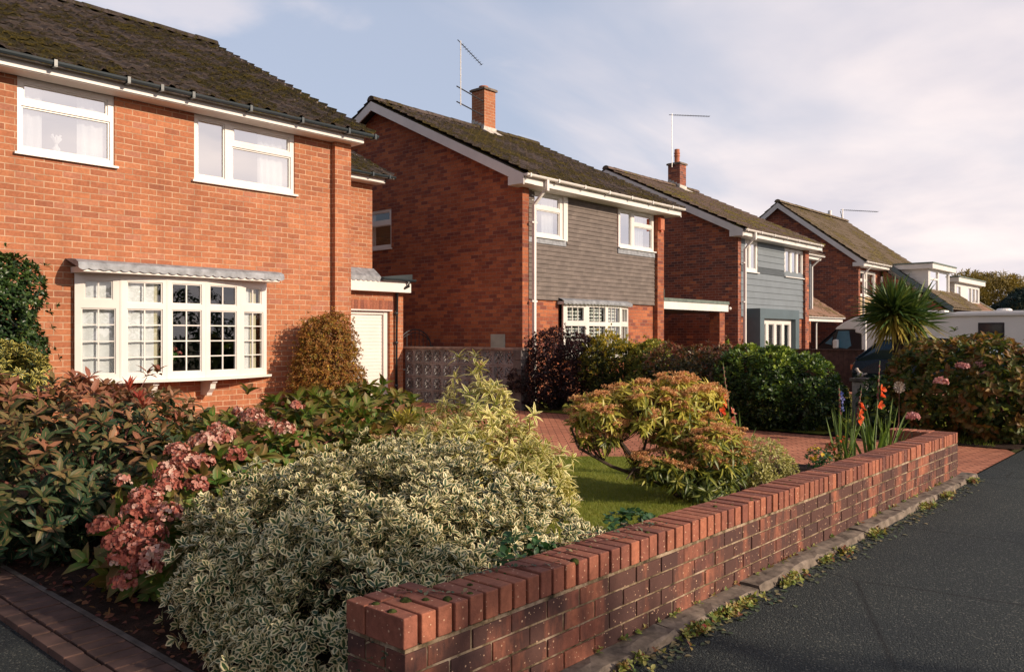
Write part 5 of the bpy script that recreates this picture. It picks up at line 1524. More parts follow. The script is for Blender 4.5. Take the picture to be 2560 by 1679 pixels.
for i in range(0, len(P), 2):
    h = min(hubs, key=lambda q: (Vector(q) - Vector(P[i])).length + random.random() * 0.15)
    m = Vector(h).lerp(Vector(P[i]), 0.5) + Vector((random.gauss(0, .03), random.gauss(0, .03), -0.03))
    mb.tube([h, m, P[i]], 0.005, 4, 0.002)
mb.build('twigs', BARK, PIH)

# --- shrub against house 1, left edge
PY = [(2.75, 10.75, 1.6, 0.72, 0.55, 0.95), (2.5, 10.8, 0.9, 0.9, 0.55, 0.9), (3.15, 10.75, 2.0, 0.40, 0.4, 0.42), (1.8, 10.8, 1.4, 0.9, 0.55, 1.0), (3.15, 10.75, 1.3, 0.42, 0.4, 0.5)]
shrub('pyracantha_bush', 'tall dark green small leaved bush against the brick wall left of the bow window', 'shrub', PY, 4600, 6, 0.066, 0.032, M_PYR, inner=0.9, inset=0.14, lumpy=0.12, ls=1.2, bark=BARK, nst=20, stray=0.05, spread=(0.5, 1.3), topc=(-0.6, 3.4), stemr=0.02)
EY = [(2.55, 9.2, 1.05, 0.5, 0.5, 0.36), (1.9, 9.2, 0.95, 0.6, 0.5, 0.36), (2.4, 9.2, 0.6, 0.6, 0.5, 0.5)]
shrub('gold_edged_euonymus', 'yellow edged shrub peeping over the bronze bush at far left', 'shrub', EY, 900, 7, 0.085, 0.034, M_EUY, shape='obov', inner=0.4, bark=BARK, nst=10, fold=0.25)
# --- autumn jasmine by the corner of house 1
JA = [(7.85, 11.0, 1.35, 0.50, 0.36, 0.50), (7.8, 10.95, 0.85, 0.62, 0.42, 0.6), (7.85, 10.9, 0.45, 0.68, 0.45, 0.45)]
H, P, nn = shrub('winter_jasmine', 'rusty orange twiggy bush between the bow window and the white garage door', 'shrub', JA, 4600, 5, 0.044, 0.020, M_JAS, inner=1.0, inset=0.3, lumpy=0.16, ls=2.2, bark=BARK, nst=60, spread=(0.4, 1.4), stray=0.22, stemr=0.006, jit=0.5)
sel = RNG.choice(len(P), 130, replace=False)
foliage('blossom', [whorl(P[sel] + nn[sel] * 0.03, nn[sel], 5, 0.014, 0.010, (1.2, 1.2), 'petal', 0.1, 0.0)], M_JAF, H)

# --- boundary hedge, from the house toward the street
BE = [(12.55, 10.2, 0.85, 0.55, 0.6, 0.72), (12.75, 9.6, 0.8, 0.6, 0.6, 0.72), (12.45, 10.4, 0.5, 0.55, 0.6, 0.55)]
shrub('purple_berberis', 'dark purple spiky bush standing at the corner of the block wall', 'shrub', BE, 3000, 5, 0.060, 0.028, M_BER, inner=0.9, lumpy=0.14, ls=1.6, bark=BARK, nst=20, spread=(0.2, 1.1), up=1.0, stray=0.10, topc=(0.1, 1.9))
GO = [(12.75, 8.95, 0.78, 0.62, 0.50, 0.74), (12.8, 8.5, 0.7, 0.6, 0.45, 0.68)]
shrub('golden_cypress', 'yellow tipped evergreen between the purple bush and the lime shrub', 'shrub', GO, 1900, 6, 0.075, 0.026, M_GOL, shape='lance', inner=0.6, lumpy=0.16, ls=1.5, bark=BARK, nst=12, spread=(0.15, 0.9), up=1.3, topc=(0.45, 1.55), stray=0.08)  # darker lower leaves put the hedge face's shade into the colour
GP = [(12.9, 8.1, 0.72, 0.62, 0.42, 0.66), (12.6, 8.0, 0.5, 0.55, 0.4, 0.5)]
shrub('lime_privet', 'lime yellow fine leaved shrub in the boundary hedge below the shuttered window', 'shrub', GP, 2000, 5, 0.050, 0.026, M_LIM, inner=0.7, lumpy=0.12, ls=1.5, bark=BARK, nst=12, topc=(0.1, 1.7), spread=(0.4, 1.2))
PH2 = [(12.55, 7.5, 0.7, 0.55, 0.45, 0.62), (12.45, 6.9, 0.72, 0.58, 0.5, 0.60), (12.4, 6.35, 0.7, 0.58, 0.45, 0.62)]
shrub('photinia_hedge', 'bronze leaved stretch of clipped hedge in front of the carport', 'hedge', PH2, 1250, 6, 0.085, 0.034, M_PHH, inner=0.7, inset=0.10, lumpy=0.06, bark=BARK, nst=14, topc=(0.70, 1.42), spread=(0.4, 1.3), curve=0.15, stray=0.05)
LA = [(12.3, 5.95, 0.66, 0.62, 0.45, 0.66), (12.35, 5.45, 0.66, 0.66, 0.48, 0.64), (12.45, 5.0, 0.60, 0.58, 0.42, 0.58), (12.6, 4.85, 0.40, 0.46, 0.38, 0.42)]
shrub('laurel_hedge', 'glossy bright green laurel hedge end nearest the orange flowers', 'hedge', LA, 1500, 7, 0.088, 0.040, M_LAU, shape='obov', inner=0.7, inset=0.10, lumpy=0.07, bark=BARK, nst=14, topc=(0.45, 1.42), spread=(0.3, 1.2), up=0.9, curve=0.12, stray=0.04)
SP = [(13.6, 5.05, 0.35, 0.35, 0.3, 0.32)]
shrub('small_pieris', 'small straw coloured shrub on the lawn edge right of the laurel', 'shrub', SP, 120, 8, 0.085, 0.022, M_PIV, shape='lance', inner=0.3, bark=BARKR, nst=12, spread=(0.5, 1.6), curve=0.3, zmin=0.1)
HG = [(12.9, 3.95, 0.45, 0.5, 0.45, 0.42)]
shrub('green_hydrangea', 'small green leafed shrub behind the red flower spikes', 'shrub', HG, 200, 5, 0.11, 0.06, M_LAU, inner=0.4, bark=BARK, nst=10, topc=(-0.2, 1.6))
HR = [(13.0, 3.2, 0.75, 0.75, 0.75, 0.68), (12.9, 2.5, 0.70, 0.8, 0.7, 0.66), (13.6, 2.9, 0.8, 0.8, 0.8, 0.66), (13.2, 1.9, 0.65, 0.75, 0.6, 0.62), (13.6, 1.3, 0.55, 0.7, 0.6, 0.56)]
H, P, nn = shrub('autumn_hydrangea', 'large red brown leaved hydrangea beside the road with a few pink flower heads', 'shrub', HR, 1500, 5, 0.115, 0.068, M_HYR, inner=0.5, inset=0.13, lumpy=0.08, bark=BARKR, nst=20, spread=(0.5, 1.25), up=0.6, fold=0.25, zmin=0.03)
for (a, b_, t, r, sd_) in [(2187, 888, 10.9, .085, .7), (2237, 852, 11.1, .075, .5), (2275, 848, 11.1, .075, .75), (2292, 872, 11.0, .055, .7), (2122, 970, 10.7, .08, .5), (2375, 820, 11.2, .08, .8), (2305, 795, 11.8, .05, .6)]:
    flower_head(H, ray(a, b_, t - 0.12), r, sd_, M_HYK, 90, ps=0.024)

# --- small bed plants
YS = [(7.15, 3.35, 0.30, 0.30, 0.28, 0.24), (7.4, 3.3, 0.2, 0.22, 0.2, 0.16)]
shrub('lime_edged_shrub', 'low lime and cream shrub right of the orange flowering bush', 'shrub', YS, 520, 6, 0.036, 0.016, M_YEL, shape='obov', inner=0.4, bark=BARK, nst=8, spread=(0.3, 1.2))
shrub('purple_heather', 'small dull purple tuft between lime shrub and drive', 'shrub', [(7.85, 3.55, 0.18, 0.25, 0.2, 0.16)], 420, 4, 0.024, 0.007, M_HEA, inner=0.3, nst=0, spread=(0.1, 0.8))
def flowers(name, label, cat, c, R, n, fm, lm, fs=0.022, h=0.22, leafL=0.03):
    H = thing(name, (c[0], c[1], 0.03), label, cat)
    P, nn = shell([(c[0], c[1], c[2], R, R * 0.8, R * 0.7)], n * 7, 0.04, 0.3)
    foliage('foliage', [whorl(P, upaxis(nn, 0.6, 0.4), 5, leafL, leafL * 0.45, (0.4, 1.3))], lm, H)
    Q, nq = shell([(c[0], c[1], c[2] + 0.02, R, R * 0.8, R * 0.8)], n, c[2], 0.1)
    foliage('blossom', [whorl(Q, upaxis(nq, 0.4, 0.3), 6, fs, fs * 0.9, (1.1, 1.4), 'petal', 0.1, 0.0, 0.1, 0.0)], fm, H)
flowers('yellow_pansies', 'clump of bright yellow flowers by the inside of the wall', 'flowers', (7.35, 2.85, 0.36), 0.13, 16, M_JAF, M_GER)
flowers('orange_marigolds', 'red and orange low flowers left of the upright green blades', 'flowers', (8.15, 2.95, 0.34), 0.17, 22, M_GLF, M_WED, 0.018)
H, P, nn = shrub('hardy_geranium', 'low mound of fresh green leaves where the lawn meets the wall', 'plant', [(3.98, 2.66, 0.32, 0.24, 0.15, 0.12), (4.2, 2.60, 0.26, 0.18, 0.12, 0.12)], 130, 5, 0.042, 0.036, M_GER, inner=0.3, nst=0, spread=(0.7, 1.4), fold=0.1)
shrub('vinca_clump', 'dark rounded leaves growing below the cream edged mound at the wall', 'plant', [(2.95, 2.55, 0.42, 0.16, 0.12, 0.12), (2.6, 3.0, 0.1, 0.2, 0.2, 0.1)], 60, 5, 0.055, 0.034, M_GER, inner=0.2, nst=0, spread=(0.5, 1.4))

def gladiolus(label, base, flower_pts, leaves, stalk_top, fm, lean=(0.0, 0.0), nl=9, name='gladiolus', Lh=0.62, fs=1.0):
    H = thing(name, (base[0], base[1], 0.03), label, 'flower', 'gladioli growing behind the garden wall')
    n = nl
    P = np.array([[base[0] + RNG.normal() * 0.03, base[1] + RNG.normal() * 0.03, 0.1] for _ in range(n)])
    A = nrmz(np.array([[RNG.normal() * 0.20, RNG.normal() * 0.16, 1.0] for _ in range(n)]))
    foliage('leaves', [strapgeo(P, A, Lh * (0.7 + 0.5 * RNG.random(n)), 0.030, 0.15 + 0.4 * RNG.random(n), side=RNG.random(n) * 3.14)], M_GLA, H)
    t = Vector(stalk_top); b = Vector((base[0], base[1], 0.1))
    MB().tube([b, b.lerp(t, 0.4) + Vector((0.01, 0, 0)), b.lerp(t, 0.8), t], 0.008, 6, 0.003).build('stalk', BARKR if fm is None else M_GLA_S, H)
    if fm is not None:
        Q = []; AX = []
        for f in flower_pts:
            p = b.lerp(t, f) + Vector((random.uniform(-.02, .02), -0.02, 0)); Q.append(tuple(p)); AX.append((random.uniform(-.6, .4), -0.9, random.uniform(0, .6)))
        foliage('flower', [whorl(np.array(Q), np.array(AX), 6, 0.060 * fs, 0.042 * fs, (0.5, 1.05), 'petal', 0.15, 0.1, 0.15, 0.0)], fm, H)
    # seed pods / buds up the stalk
    mb = MB()
    for k in range(10):
        p = b.lerp(t, 0.66 + 0.032 * k) + Vector((0.008 * (-1) ** k, 0, 0)); mb.sphere(p, 0.011 - 0.0004 * k, 6, 4, 2.2)
    mb.build('buds', BARKR, H, smooth=True)
    return H
M_GLA_S = simple('green_stalk', (0.12, 0.17, 0.05), 0.6, 0.1, 20)
def rp(a, b_, t): return ray(a, b_, t)
gladiolus('orange gladiolus with two open blooms nearest the end of the wall', (8.05, 2.85), [0.62, 0.70, 0.78], 8, rp(2003, 900, 8.0), M_GLF)
gladiolus('tall gladiolus spike with fading coral blooms right of the bright orange one', (8.5, 2.75), [0.60, 0.68, 0.74], 8, rp(2045, 838, 8.3), M_GLF)
gladiolus('leaning gladiolus with blue violet florets, left of the orange one', (8.35, 3.0), [0.70, 0.74, 0.78, 0.82, 0.86, 0.9], 6, rp(1950, 895, 8.6), M_BLU, fs=0.5)
gladiolus('coral gladiolus half hidden behind the orange flowering bush', (7.25, 3.75), [0.62, 0.7, 0.78, 0.86], 6, rp(1672, 890, 7.9), M_GLF)
gladiolus('bare gone over flower spike rising behind the orange flowering bush', (7.35, 3.65), [0.5, 0.56], 6, rp(1680, 842, 8.0), M_PNK)
AL = thing('allium_seedhead', (8.8, 2.95, 0.03), 'round dry seedhead on a tall brown stalk right of the coral blooms', 'flower')
c = Vector(rp(2090, 900, 8.5))
MB().tube([(8.75, 2.75, 0.05), (c.x - 0.02, c.y, c.z * 0.6), c], 0.007, 6, 0.005).build('stalk', BARKR, AL)
d = nrmz(RNG.normal(size=(160, 3))); P = np.array(c) + d * 0.05
foliage('seedhead', [leafgeo(np.tile(np.array(c), (160, 1)), d, nrmz(RNG.normal(size=d.shape)), 0.055, 0.004, 'lance', 0.0, 0.0), leafgeo(P, d, nrmz(RNG.normal(size=d.shape)), 0.012, 0.010, 'petal')], leaf_mat('seedhead_dry', [(0.30, 0.24, 0.22), (0.40, 0.32, 0.28)], trans=0.2), AL)
n = 22; P = np.stack([8.7 + RNG.normal(size=n) * 0.12, 2.72 + RNG.normal(size=n) * 0.05, np.full(n, 0.1)], 1)
foliage('leaves', [strapgeo(P, np.stack([RNG.normal(size=n) * 0.35, RNG.normal(size=n) * 0.2, np.ones(n)], 1), 0.5 + 0.25 * RNG.random(n), 0.028, 0.3 + 0.5 * RNG.random(n), side=RNG.random(n) * 3.14)], M_GLA, AL)

# --- cordyline palm
CD = thing('cordyline_palm', (14.9, 4.3, 0), 'spiky green cabbage palm with a bushy rounded head left of the motorhome', 'palm')
mb = MB(); mb.tube([(14.85, 4.4, 0), (14.83, 4.38, 0.6), (14.8, 4.4, 1.2), (14.78, 4.43, 1.66)], 0.085, 10, 0.065)
mb.tube([(14.8, 4.4, 1.2), (14.98, 4.26, 1.45), (15.02, 4.22, 1.62)], 0.06, 8, 0.05)
mb.build('trunk', BARK, CD, smooth=True)
n = 680
cen = np.array([[14.76, 4.45, 1.86], [15.02, 4.22, 1.76]])[(RNG.random(n) < 0.30).astype(int)]
d = nrmz(RNG.normal(size=(n, 3)) + np.array([0, 0, 0.25])); 
P = cen + d * 0.05 + np.array([0, 0, 1]) * (RNG.random((n, 1)) - 0.5) * 0.2
rn = np.where(d[:, 2] < -0.35, 0.75 + 0.25 * RNG.random(n), RNG.random(n) * 0.72)
foliage('crown', [strapgeo(P, d, 0.46 + 0.26 * RNG.random(n), 0.046, 0.05 + 0.75 * RNG.random(n) ** 3, rn, 6, 0.2, side=RNG.normal(size=n) * 0.5)], M_COR, CD)

# --- far trees
def tree(name, label, base, trunk_h, r, blobs, n, L, mat, droop=0.2, up=0.5, shape='lance', W=0.3):
    T = thing(name, (base[0], base[1], 0), label, 'tree', {'distant_tree': 'distant trees at the end of the street', 'roadside_tree': 'trees across the road'}.get(name))
    mb = MB(); mb.tube([(base[0], base[1], 0), (base[0] + 0.1, base[1], trunk_h * 0.6), (base[0], base[1] + 0.1, trunk_h)], r, 8, r * 0.5)
    for b in blobs: mb.tube([(base[0], base[1], trunk_h * 0.7), ((base[0] + b[0]) / 2, (base[1] + b[1]) / 2, (trunk_h + b[2]) / 2), b[:3]], r * 0.35, 6, r * 0.12)
    mb.build('trunk', BARK, T)
    P, nn = shell(blobs, n, 0.5, 0.4, 0.22, 0.35)
    foliage('crown', [whorl(P, upaxis(nn, up, 0.4), 5, L, L * W, (0.4, 1.4), shape, 0.1, droop)], mat, T)
tree('willow_tree', 'golden brown weeping tree behind the white dormers', (86, 18.2), 4, 0.35, [(85.5, 18.4, 4.6, 3.2, 3.4, 2.9), (87, 15.6, 4.0, 2.6, 2.8, 2.7), (84, 21.5, 4.4, 2.6, 2.4, 2.3), (87.5, 13.9, 3.0, 2.2, 2.2, 2.2)], 6500, 0.34, M_WIL, 0.6, -0.9)
tree('dark_conifer', 'dark green conifer at the right edge beyond the motorhome', (80, 13.2), 3, 0.3, [(80, 13.4, 3.4, 2.0, 1.9, 2.6), (80.5, 11.6, 3.8, 1.8, 1.8, 2.8), (80, 14.8, 2.4, 1.4, 1.5, 2.0)], 3500, 0.28, M_CON, 0.1, 0.6)
for i, (x, y, h) in enumerate([(110, 2, 7), (125, -6, 6.5)]):
    tree('distant_tree', ['distant hazy tree at the right end of the street', 'smaller distant tree farther down the street than the other one'][i], (x, y), 3, 0.3, [(x, y, h * 0.55, 3.5, 3.5, h * 0.42)], 900, 0.6, M_CON)

# hedge and trees on the far side of the road (seen only as reflections in the glass, and by one tree's shadow)
HB = [(x_, -15.0 + 0.6 * math.sin(x_), 1.6 + 0.5 * math.sin(x_ * 0.7), 2.2, 1.3, 2.0 + 0.5 * math.sin(x_ * 0.7)) for x_ in range(-30, 46, 3)]
H, P, nn = shrub('roadside_hedge', 'tall dark hedge on the other side of the road', 'hedge', HB, 5200, 4, 0.30, 0.14, M_PYR, inner=0.3, nst=0, lumpy=0.12, ls=0.3, zmin=0.0)
ht = [(-14, -19, 7.5), (4.7, -12, 8.6), (24, -19, 6.5)]  # second tree added out of view to cast shade on the lower left drive
for i, (x_, y_, h) in enumerate(ht):
    tree('roadside_tree', ['broad tree across the road facing the left driveway', 'tallest tree across the road, unseen and added to shade the lower left corner', 'smaller tree across the road facing the third house'][i], (x_, y_), h * 0.5, 0.3, [(x_, y_, h * 0.62, 2.4, 2.4, h * 0.34)], 700, 0.35, M_PYR)

# --- ivy on the wall, weeds at the kerb, litter, grass
IV = thing('ivy_trails', (2.6, 2.3, HT), 'thin ivy trails creeping over the near coping of the wall', 'ivy')
mb = MB(); pts = []
for (x0, y0, x1, y1) in [(2.05, 2.39, 2.2, 2.22), (2.45, 2.40, 2.75, 2.20), (2.6, 2.42, 3.0, 2.28), (3.0, 2.42, 3.35, 2.2), (3.2, 2.42, 3.6, 2.26), (3.55, 2.4, 3.7, 2.24), (2.3, 2.42, 2.5, 2.3)]:
    tr = []
    for k in range(9):
        f = k / 8; tr.append((x0 + (x1 - x0) * f + random.gauss(0, .008), y0 + (y1 - y0) * f + random.gauss(0, .006), HT + 0.006))
    mb.tube(tr, 0.0016, 4); pts += tr
for (x0, z0) in [(2.92, 0.46)]:
    pass
for k in range(14):   # down the shaded end face
    z = 0.36 - 0.02 * k; pts.append((WX0 - 0.012, 2.36 + random.gauss(0, 0.02) - 0.1 * math.sin(k), max(0.02, z)))
mb.build('vine', BARKR, IV)
P = np.array(pts) + RNG.normal(size=(len(pts), 3)) * np.array([0.008, 0.008, 0.002]); P[:, 2] += 0.006
n = len(P); A = nrmz(RNG.normal(size=(n, 3)) * np.array([1, 1, 0.25])); Nn = nrmz(np.array([0, 0, 1.0]) + RNG.normal(size=(n, 3)) * 0.3)
foliage('leaves', [leafgeo(P, A, Nn, 0.021, 0.020, 'oval'), leafgeo(P, -A, Nn, 0.014, 0.016, 'oval')], M_IVY, IV)

n = 420
cx = RNG.choice([2.6, 2.68, 3.05, 3.6, 3.7, 3.95, 4.0, 4.1, 4.2, 4.65, 4.75, 5.35, 5.6, 6.3, 7.6, 8.2, 9.2], n)
P = np.stack([cx + RNG.normal(size=n) * 0.07, 2.035 - np.abs(RNG.normal(size=n)) * 0.035, 0.008 + RNG.random(n) * 0.03], 1)
w1 = whorl(P, upaxis(np.tile([0, -0.4, 0.6], (n, 1)), 0.5, 0.5), 4, 0.030, 0.020, (0.6, 1.4), 'oval')
n = 70; P = np.stack([2.5 + 6.6 * RNG.random(n), 2.165 - 0.02 * RNG.random(n), 0.05 + 0.01 * RNG.random(n)], 1)
w2_ = whorl(P, upaxis(np.tile([0, -0.4, 0.8], (n, 1)), 0.5, 0.4), 4, 0.026, 0.016, (0.5, 1.3), 'oval')
tag(foliage('weeds', [w1, w2_], M_WED, None), 'straggly green weeds growing along the foot of the kerb', 'weeds', None, 'stuff')
n = 500; P = np.stack([2.4 + 7.0 * RNG.random(n), 2.02 - np.abs(RNG.normal(size=n)) * 0.06, np.full(n, 0.004)], 1)
tag(foliage('kerb_moss', [leafgeo(P, nrmz(np.stack([RNG.normal(size=n), RNG.normal(size=n), np.full(n, 0.15)], 1)), np.tile([0, 0, 1.0], (n, 1)), 0.035, 0.03)], M_IVY, None), 'flat moss and scraps in the gutter line beside the kerb', 'moss', None, 'stuff')
n = 1500; P = np.stack([1.7 + 2.2 * RNG.random(n) ** 1.4, 2.5 + 4.2 * RNG.random(n), 0.035 + 0.02 * RNG.random(n)], 1)
m = 1100; P2 = np.stack([4.0 + 5.2 * RNG.random(m), 2.42 + 0.5 * RNG.random(m) ** 2, 0.035 + 0.02 * RNG.random(m)], 1)
P = np.concatenate([P, P2]); n = len(P)
tag(foliage('leaf_litter', [leafgeo(P, nrmz(RNG.normal(size=(n, 3)) * np.array([1, 1, 0.3])), nrmz(RNG.normal(size=(n, 3)) * 0.4 + np.array([0, 0, 1])), 0.02 + 0.045 * RNG.random(n), 0.012 + 0.026 * RNG.random(n))], M_LIT, None), 'dark red fallen leaves covering the bare soil of the bed', 'leaf litter', None, 'stuff')
# grass blades
def inpoly(x, y, poly):
    r = np.zeros(len(x), bool); j = len(poly) - 1
    for i in range(len(poly)):
        xi, yi = poly[i]; xj, yj = poly[j]
        c = ((yi > y) != (yj > y)) & (x < (xj - xi) * (y - yi) / (yj - yi + 1e-12) + xi)
        r ^= c; j = i
    return r
def blades(poly, n, z, h, w):
    x0, x1 = min(p[0] for p in poly), max(p[0] for p in poly); y0, y1 = min(p[1] for p in poly), max(p[1] for p in poly)
    x = x0 + (x1 - x0) * RNG.random(n); y = y0 + (y1 - y0) * RNG.random(n)
    ok = inpoly(x, y, poly); x, y = x[ok], y[ok]; n = len(x)
    P = np.stack([x, y, np.full(n, z)], 1)
    an = RNG.random(n) * 6.28; S = np.stack([np.cos(an), np.sin(an), np.zeros(n)], 1) * w / 2
    T = P + np.stack([RNG.normal(size=n) * h * 0.5, RNG.normal(size=n) * h * 0.5, h * (0.5 + RNG.random(n))], 1)
    V = np.stack([P - S, P + S, T], 1).reshape(-1, 3)
    F = np.arange(3 * n).reshape(-1, 3)
    patch = 0.5 + 0.35 * lump(P, 0.8)
    r = np.clip(patch + RNG.normal(size=n) * 0.15, 0, 1)
    at = np.zeros((n, 3, 4)); at[:, :, 0] = 0.5; at[:, :, 1] = r[:, None]; at[:, 2, 2] = 1; at[:, :, 3] = 1
    return V, F, at.reshape(-1, 4)
tag(foliage('grass', [blades(lawn_poly, 130000, 0.055, 0.022, 0.004)], M_GRS, None), 'short mown grass of the front lawn', 'grass', None, 'stuff')
tag(foliage('far_grass', [blades([(12.1, 2.4), (18.9, 2.4), (18.9, 9), (13.1, 9)], 30000, 0.02, 0.05, 0.012)], M_GRS, None), "short grass of the neighbour's lawn beyond the hedge", 'grass', None, 'stuff')
for i, (a, b_, lab, mt) in enumerate([(1362, 1222, 'curled yellow leaf lying on the lawn, left of a smaller one', M_JAF), (1350, 1240, 'small pale leaf on the lawn close behind the wall', M_PIY)]):
    t = 1.405 * 2040 / (b_ * 1.07563 - 840); p = np.array([rp(a, b_, t)])
    link = leafgeo(p, np.array([[1.0, -0.3, 0.15]]), np.array([[0, 0, 1.0]]), 0.07, 0.03)
    tag(link_mesh('fallen_leaf', link[0], link[1], mt, None, uv=False, attr=link[2]), lab, 'leaf')
t = 1.44 * 2040 / (1355 * 1.07563 - 840); p = np.array([[3.62, 1.985, 0.03]] * 3)
lk = leafgeo(p, np.array([[1.0, -0.3, 0.3], [0.1, 1, 0.3], [-0.8, -0.6, 0.2]]), np.array([[0, -0.6, 1.0]] * 3), 0.05, 0.035)
tag(link_mesh('fallen_leaf', lk[0], lk[1], M_PHR, None, uv=False, attr=lk[2]), 'dark red fallen leaf caught in the weeds beside the kerb', 'leaf')

# indoor plant in the bow window and ornament upstairs
IP = thing('potted_geranium', (5.36, 11.42, 0.93), 'pink and white geranium in a pot behind the middle bow window light', 'house plant')
MB().lathe((5.36, 11.42, 0.91), [(0.05, 0), (0.07, 0.12), (0.075, 0.13)], 14).build('pot', DARKM, IP)
P, nn = shell([(5.36, 11.42, 1.18, 0.17, 0.12, 0.13)], 70, 0.9, 0.3)
foliage('foliage', [whorl(P, upaxis(nn, 0.3, 0.4), 4, 0.05, 0.045, (0.6, 1.3))], leaf_mat('houseplant_leaf', [(0.04, 0.13, 0.02), (0.09, 0.2, 0.04)], trans=0.3), IP)
for (dx, dz, m_) in [(-0.08, 0.30, M_PNK), (0.02, 0.42, M_PNK), (-0.03, 0.34, None), (0.13, 0.28, M_PNK), (0.20, 0.22, M_PNK), (0.0, 0.27, None)]:
    flower_head(IP, (5.36 + dx, 11.40, 1.0 + dz), 0.035, 0.9, m_ or MATS.get('white_petal') or leaf_mat('white_petal', [(0.7, 0.66, 0.6), (0.8, 0.75, 0.7)]), 16, ps=0.018)

# garden ornament
OR = thing('garden_ornament', (13.45, 4.55, 0), 'pale stone bird shaped ornament on a block behind the flower spikes', 'ornament')
mb = MB(); mb.box(13.36, 13.56, 4.45, 4.65, 0, 0.74); mb.build('plinth', STONEW, OR, bevel=0.01)
mb = MB(); mb.box(13.32, 13.60, 4.42, 4.68, 0.745, 0.80); mb.build('slab', CONC, OR, bevel=0.01)
mb = MB(); mb.sphere((13.46, 4.55, 0.85), 0.05, 12, 8, 0.9); mb.tube([(13.46, 4.55, 0.86), (13.45, 4.58, 0.90), (13.455, 4.60, 0.93)], 0.028, 8, 0.02); mb.sphere((13.46, 4.605, 0.935), 0.027, 10, 6); mb.tube([(13.46, 4.62, 0.935), (13.46, 4.645, 0.93)], 0.009, 6, 0.003); mb.tube([(13.46, 4.52, 0.85), (13.47, 4.45, 0.87)], 0.024, 8, 0.008)
mb.build('figure', STONEW, OR, smooth=True)

# ================================================================== VEHICLES
def wheel(parent, x, y, r, w, side):
    mb = MB()
    n = 24
    prof = [(r * 0.62, 0), (r * 0.9, -0.01), (r, 0.03), (r, w - 0.03), (r * 0.9, w + 0.01), (r * 0.62, w)]
    base = len(mb.V)
    for (rr, o_) in prof:
        for k in range(n):
            an = 2 * math.pi * k / n
            mb.V.append((x + side * o_, y + rr * math.cos(an), r + rr * math.sin(an)))
    for i in range(len(prof) - 1):
        for k in range(n):
            mb.F.append([base + i * n + k, base + i * n + (k + 1) % n, base + (i + 1) * n + (k + 1) % n, base + (i + 1) * n + k])
    wh = mb.build('wheel', TYRE, parent, smooth=True)
    mb = MB()
    for k in range(5):
        an = 2 * math.pi * k / 5; c_, s_ = math.cos(an), math.sin(an)
        mb.prism([(x + side * 0.02, y + 0.03 * -s_, r + 0.03 * c_), (x + side * 0.02, y + 0.03 * s_, r - 0.03 * c_), (x + side * 0.02, y + r * 0.62 * c_ + 0.03 * s_, r + r * 0.62 * s_ - 0.03 * c_), (x + side * 0.02, y + r * 0.62 * c_ - 0.03 * s_, r + r * 0.62 * s_ + 0.03 * c_)], (side * 0.03, 0, 0))
    mb.tube([(x + side * 0.06, y, r), (x + side * 0.10, y, r)], r * 0.60, 20)
    mb.build('rim', METAL, wh)

MH = thing('motorhome', (32.8, 8.5, 0), 'long white coachbuilt motorhome with black cab parked beyond the palm', 'motorhome')
X0, X1 = 31.9, 33.68
mb = MB()
side = [(4.6, 0.45), (4.55, 1.2), (4.62, 2.22), (4.75, 2.33), (7.0, 2.33), (9.8, 2.30), (10.6, 2.27), (11.0, 2.18), (11.4, 2.0), (11.72, 1.78), (11.74, 1.72), (10.98, 1.72), (10.98, 1.60), (10.75, 1.55), (10.75, 0.45)]
mb.prism([(X0, y, z) for y, z in side], (X1 - X0, 0, 0))
mb.build('body', VANW, MH, bevel=0.05)
mb = MB()
side = [(10.74, 0.35), (10.74, 1.70), (11.70, 1.70), (12.45, 1.05), (13.05, 0.92), (13.25, 0.7), (13.28, 0.35)]
mb.prism([(X0 + 0.04, y, z) for y, z in side], (X1 - X0 - 0.08, 0, 0))
cabo = mb.build('cab', VAND, MH, bevel=0.04)
mb = MB()
mb.prism([(X0 + 0.025, 11.22, 1.66), (X0 + 0.025, 11.62, 1.66), (X0 + 0.025, 11.78, 1.05), (X0 + 0.025, 11.3, 0.98), (X0 + 0.025, 11.14, 1.1)], (0.012, 0, 0))
mb.prism([(X0 + 0.025, 11.84, 1.46), (X0 + 0.025, 12.14, 1.18), (X0 + 0.025, 11.88, 1.12)], (0.012, 0, 0))
mb.build('cab_window', simple('cab_glass_blue', (0.09, 0.21, 0.29), 0.15, 0.12, 2), cabo)
mb = MB(); mb.prism([(X0 + 0.12, 11.74, 1.705), (X1 - 0.12, 11.74, 1.705), (X1 - 0.12, 12.47, 1.075), (X0 + 0.12, 12.47, 1.075)], (0, 0.012, 0.02)); mb.build('windscreen', VGLASS, cabo)
mb = MB(); mb.prism([(X0 - 0.30, 11.55, 1.0), (X0 - 0.30, 11.72, 1.0), (X0 - 0.30, 11.73, 1.28), (X0 - 0.30, 11.68, 1.34), (X0 - 0.30, 11.57, 1.34), (X0 - 0.30, 11.54, 1.28)], (0.2, 0, 0)); mb.build('wing_mirror', VANW, cabo, bevel=0.03)
mb = MB(); mb.box(X0 - 0.015, X0 + 0.01, 6.02, 6.82, 1.28, 1.93); hw = mb.build('window', VAND, MH, bevel=0.04)
mb = MB(); mb.box(X0 - 0.022, X0 - 0.016, 6.08, 6.76, 1.33, 1.88); mb.build('window_pane', VGLASS, hw)
mb = MB(); mb.box(X0 - 0.09, X0, 5.0, 9.0, 2.16, 2.27); mb.build('awning_case', VANW, MH, bevel=0.02)
mb = MB(); mb.box(X0 - 0.012, X0, 4.7, 10.7, 0.62, 0.66); mb.box(X0 - 0.012, X0, 8.6, 9.25, 0.5, 2.1); mb.build('side_trim', METER, MH)
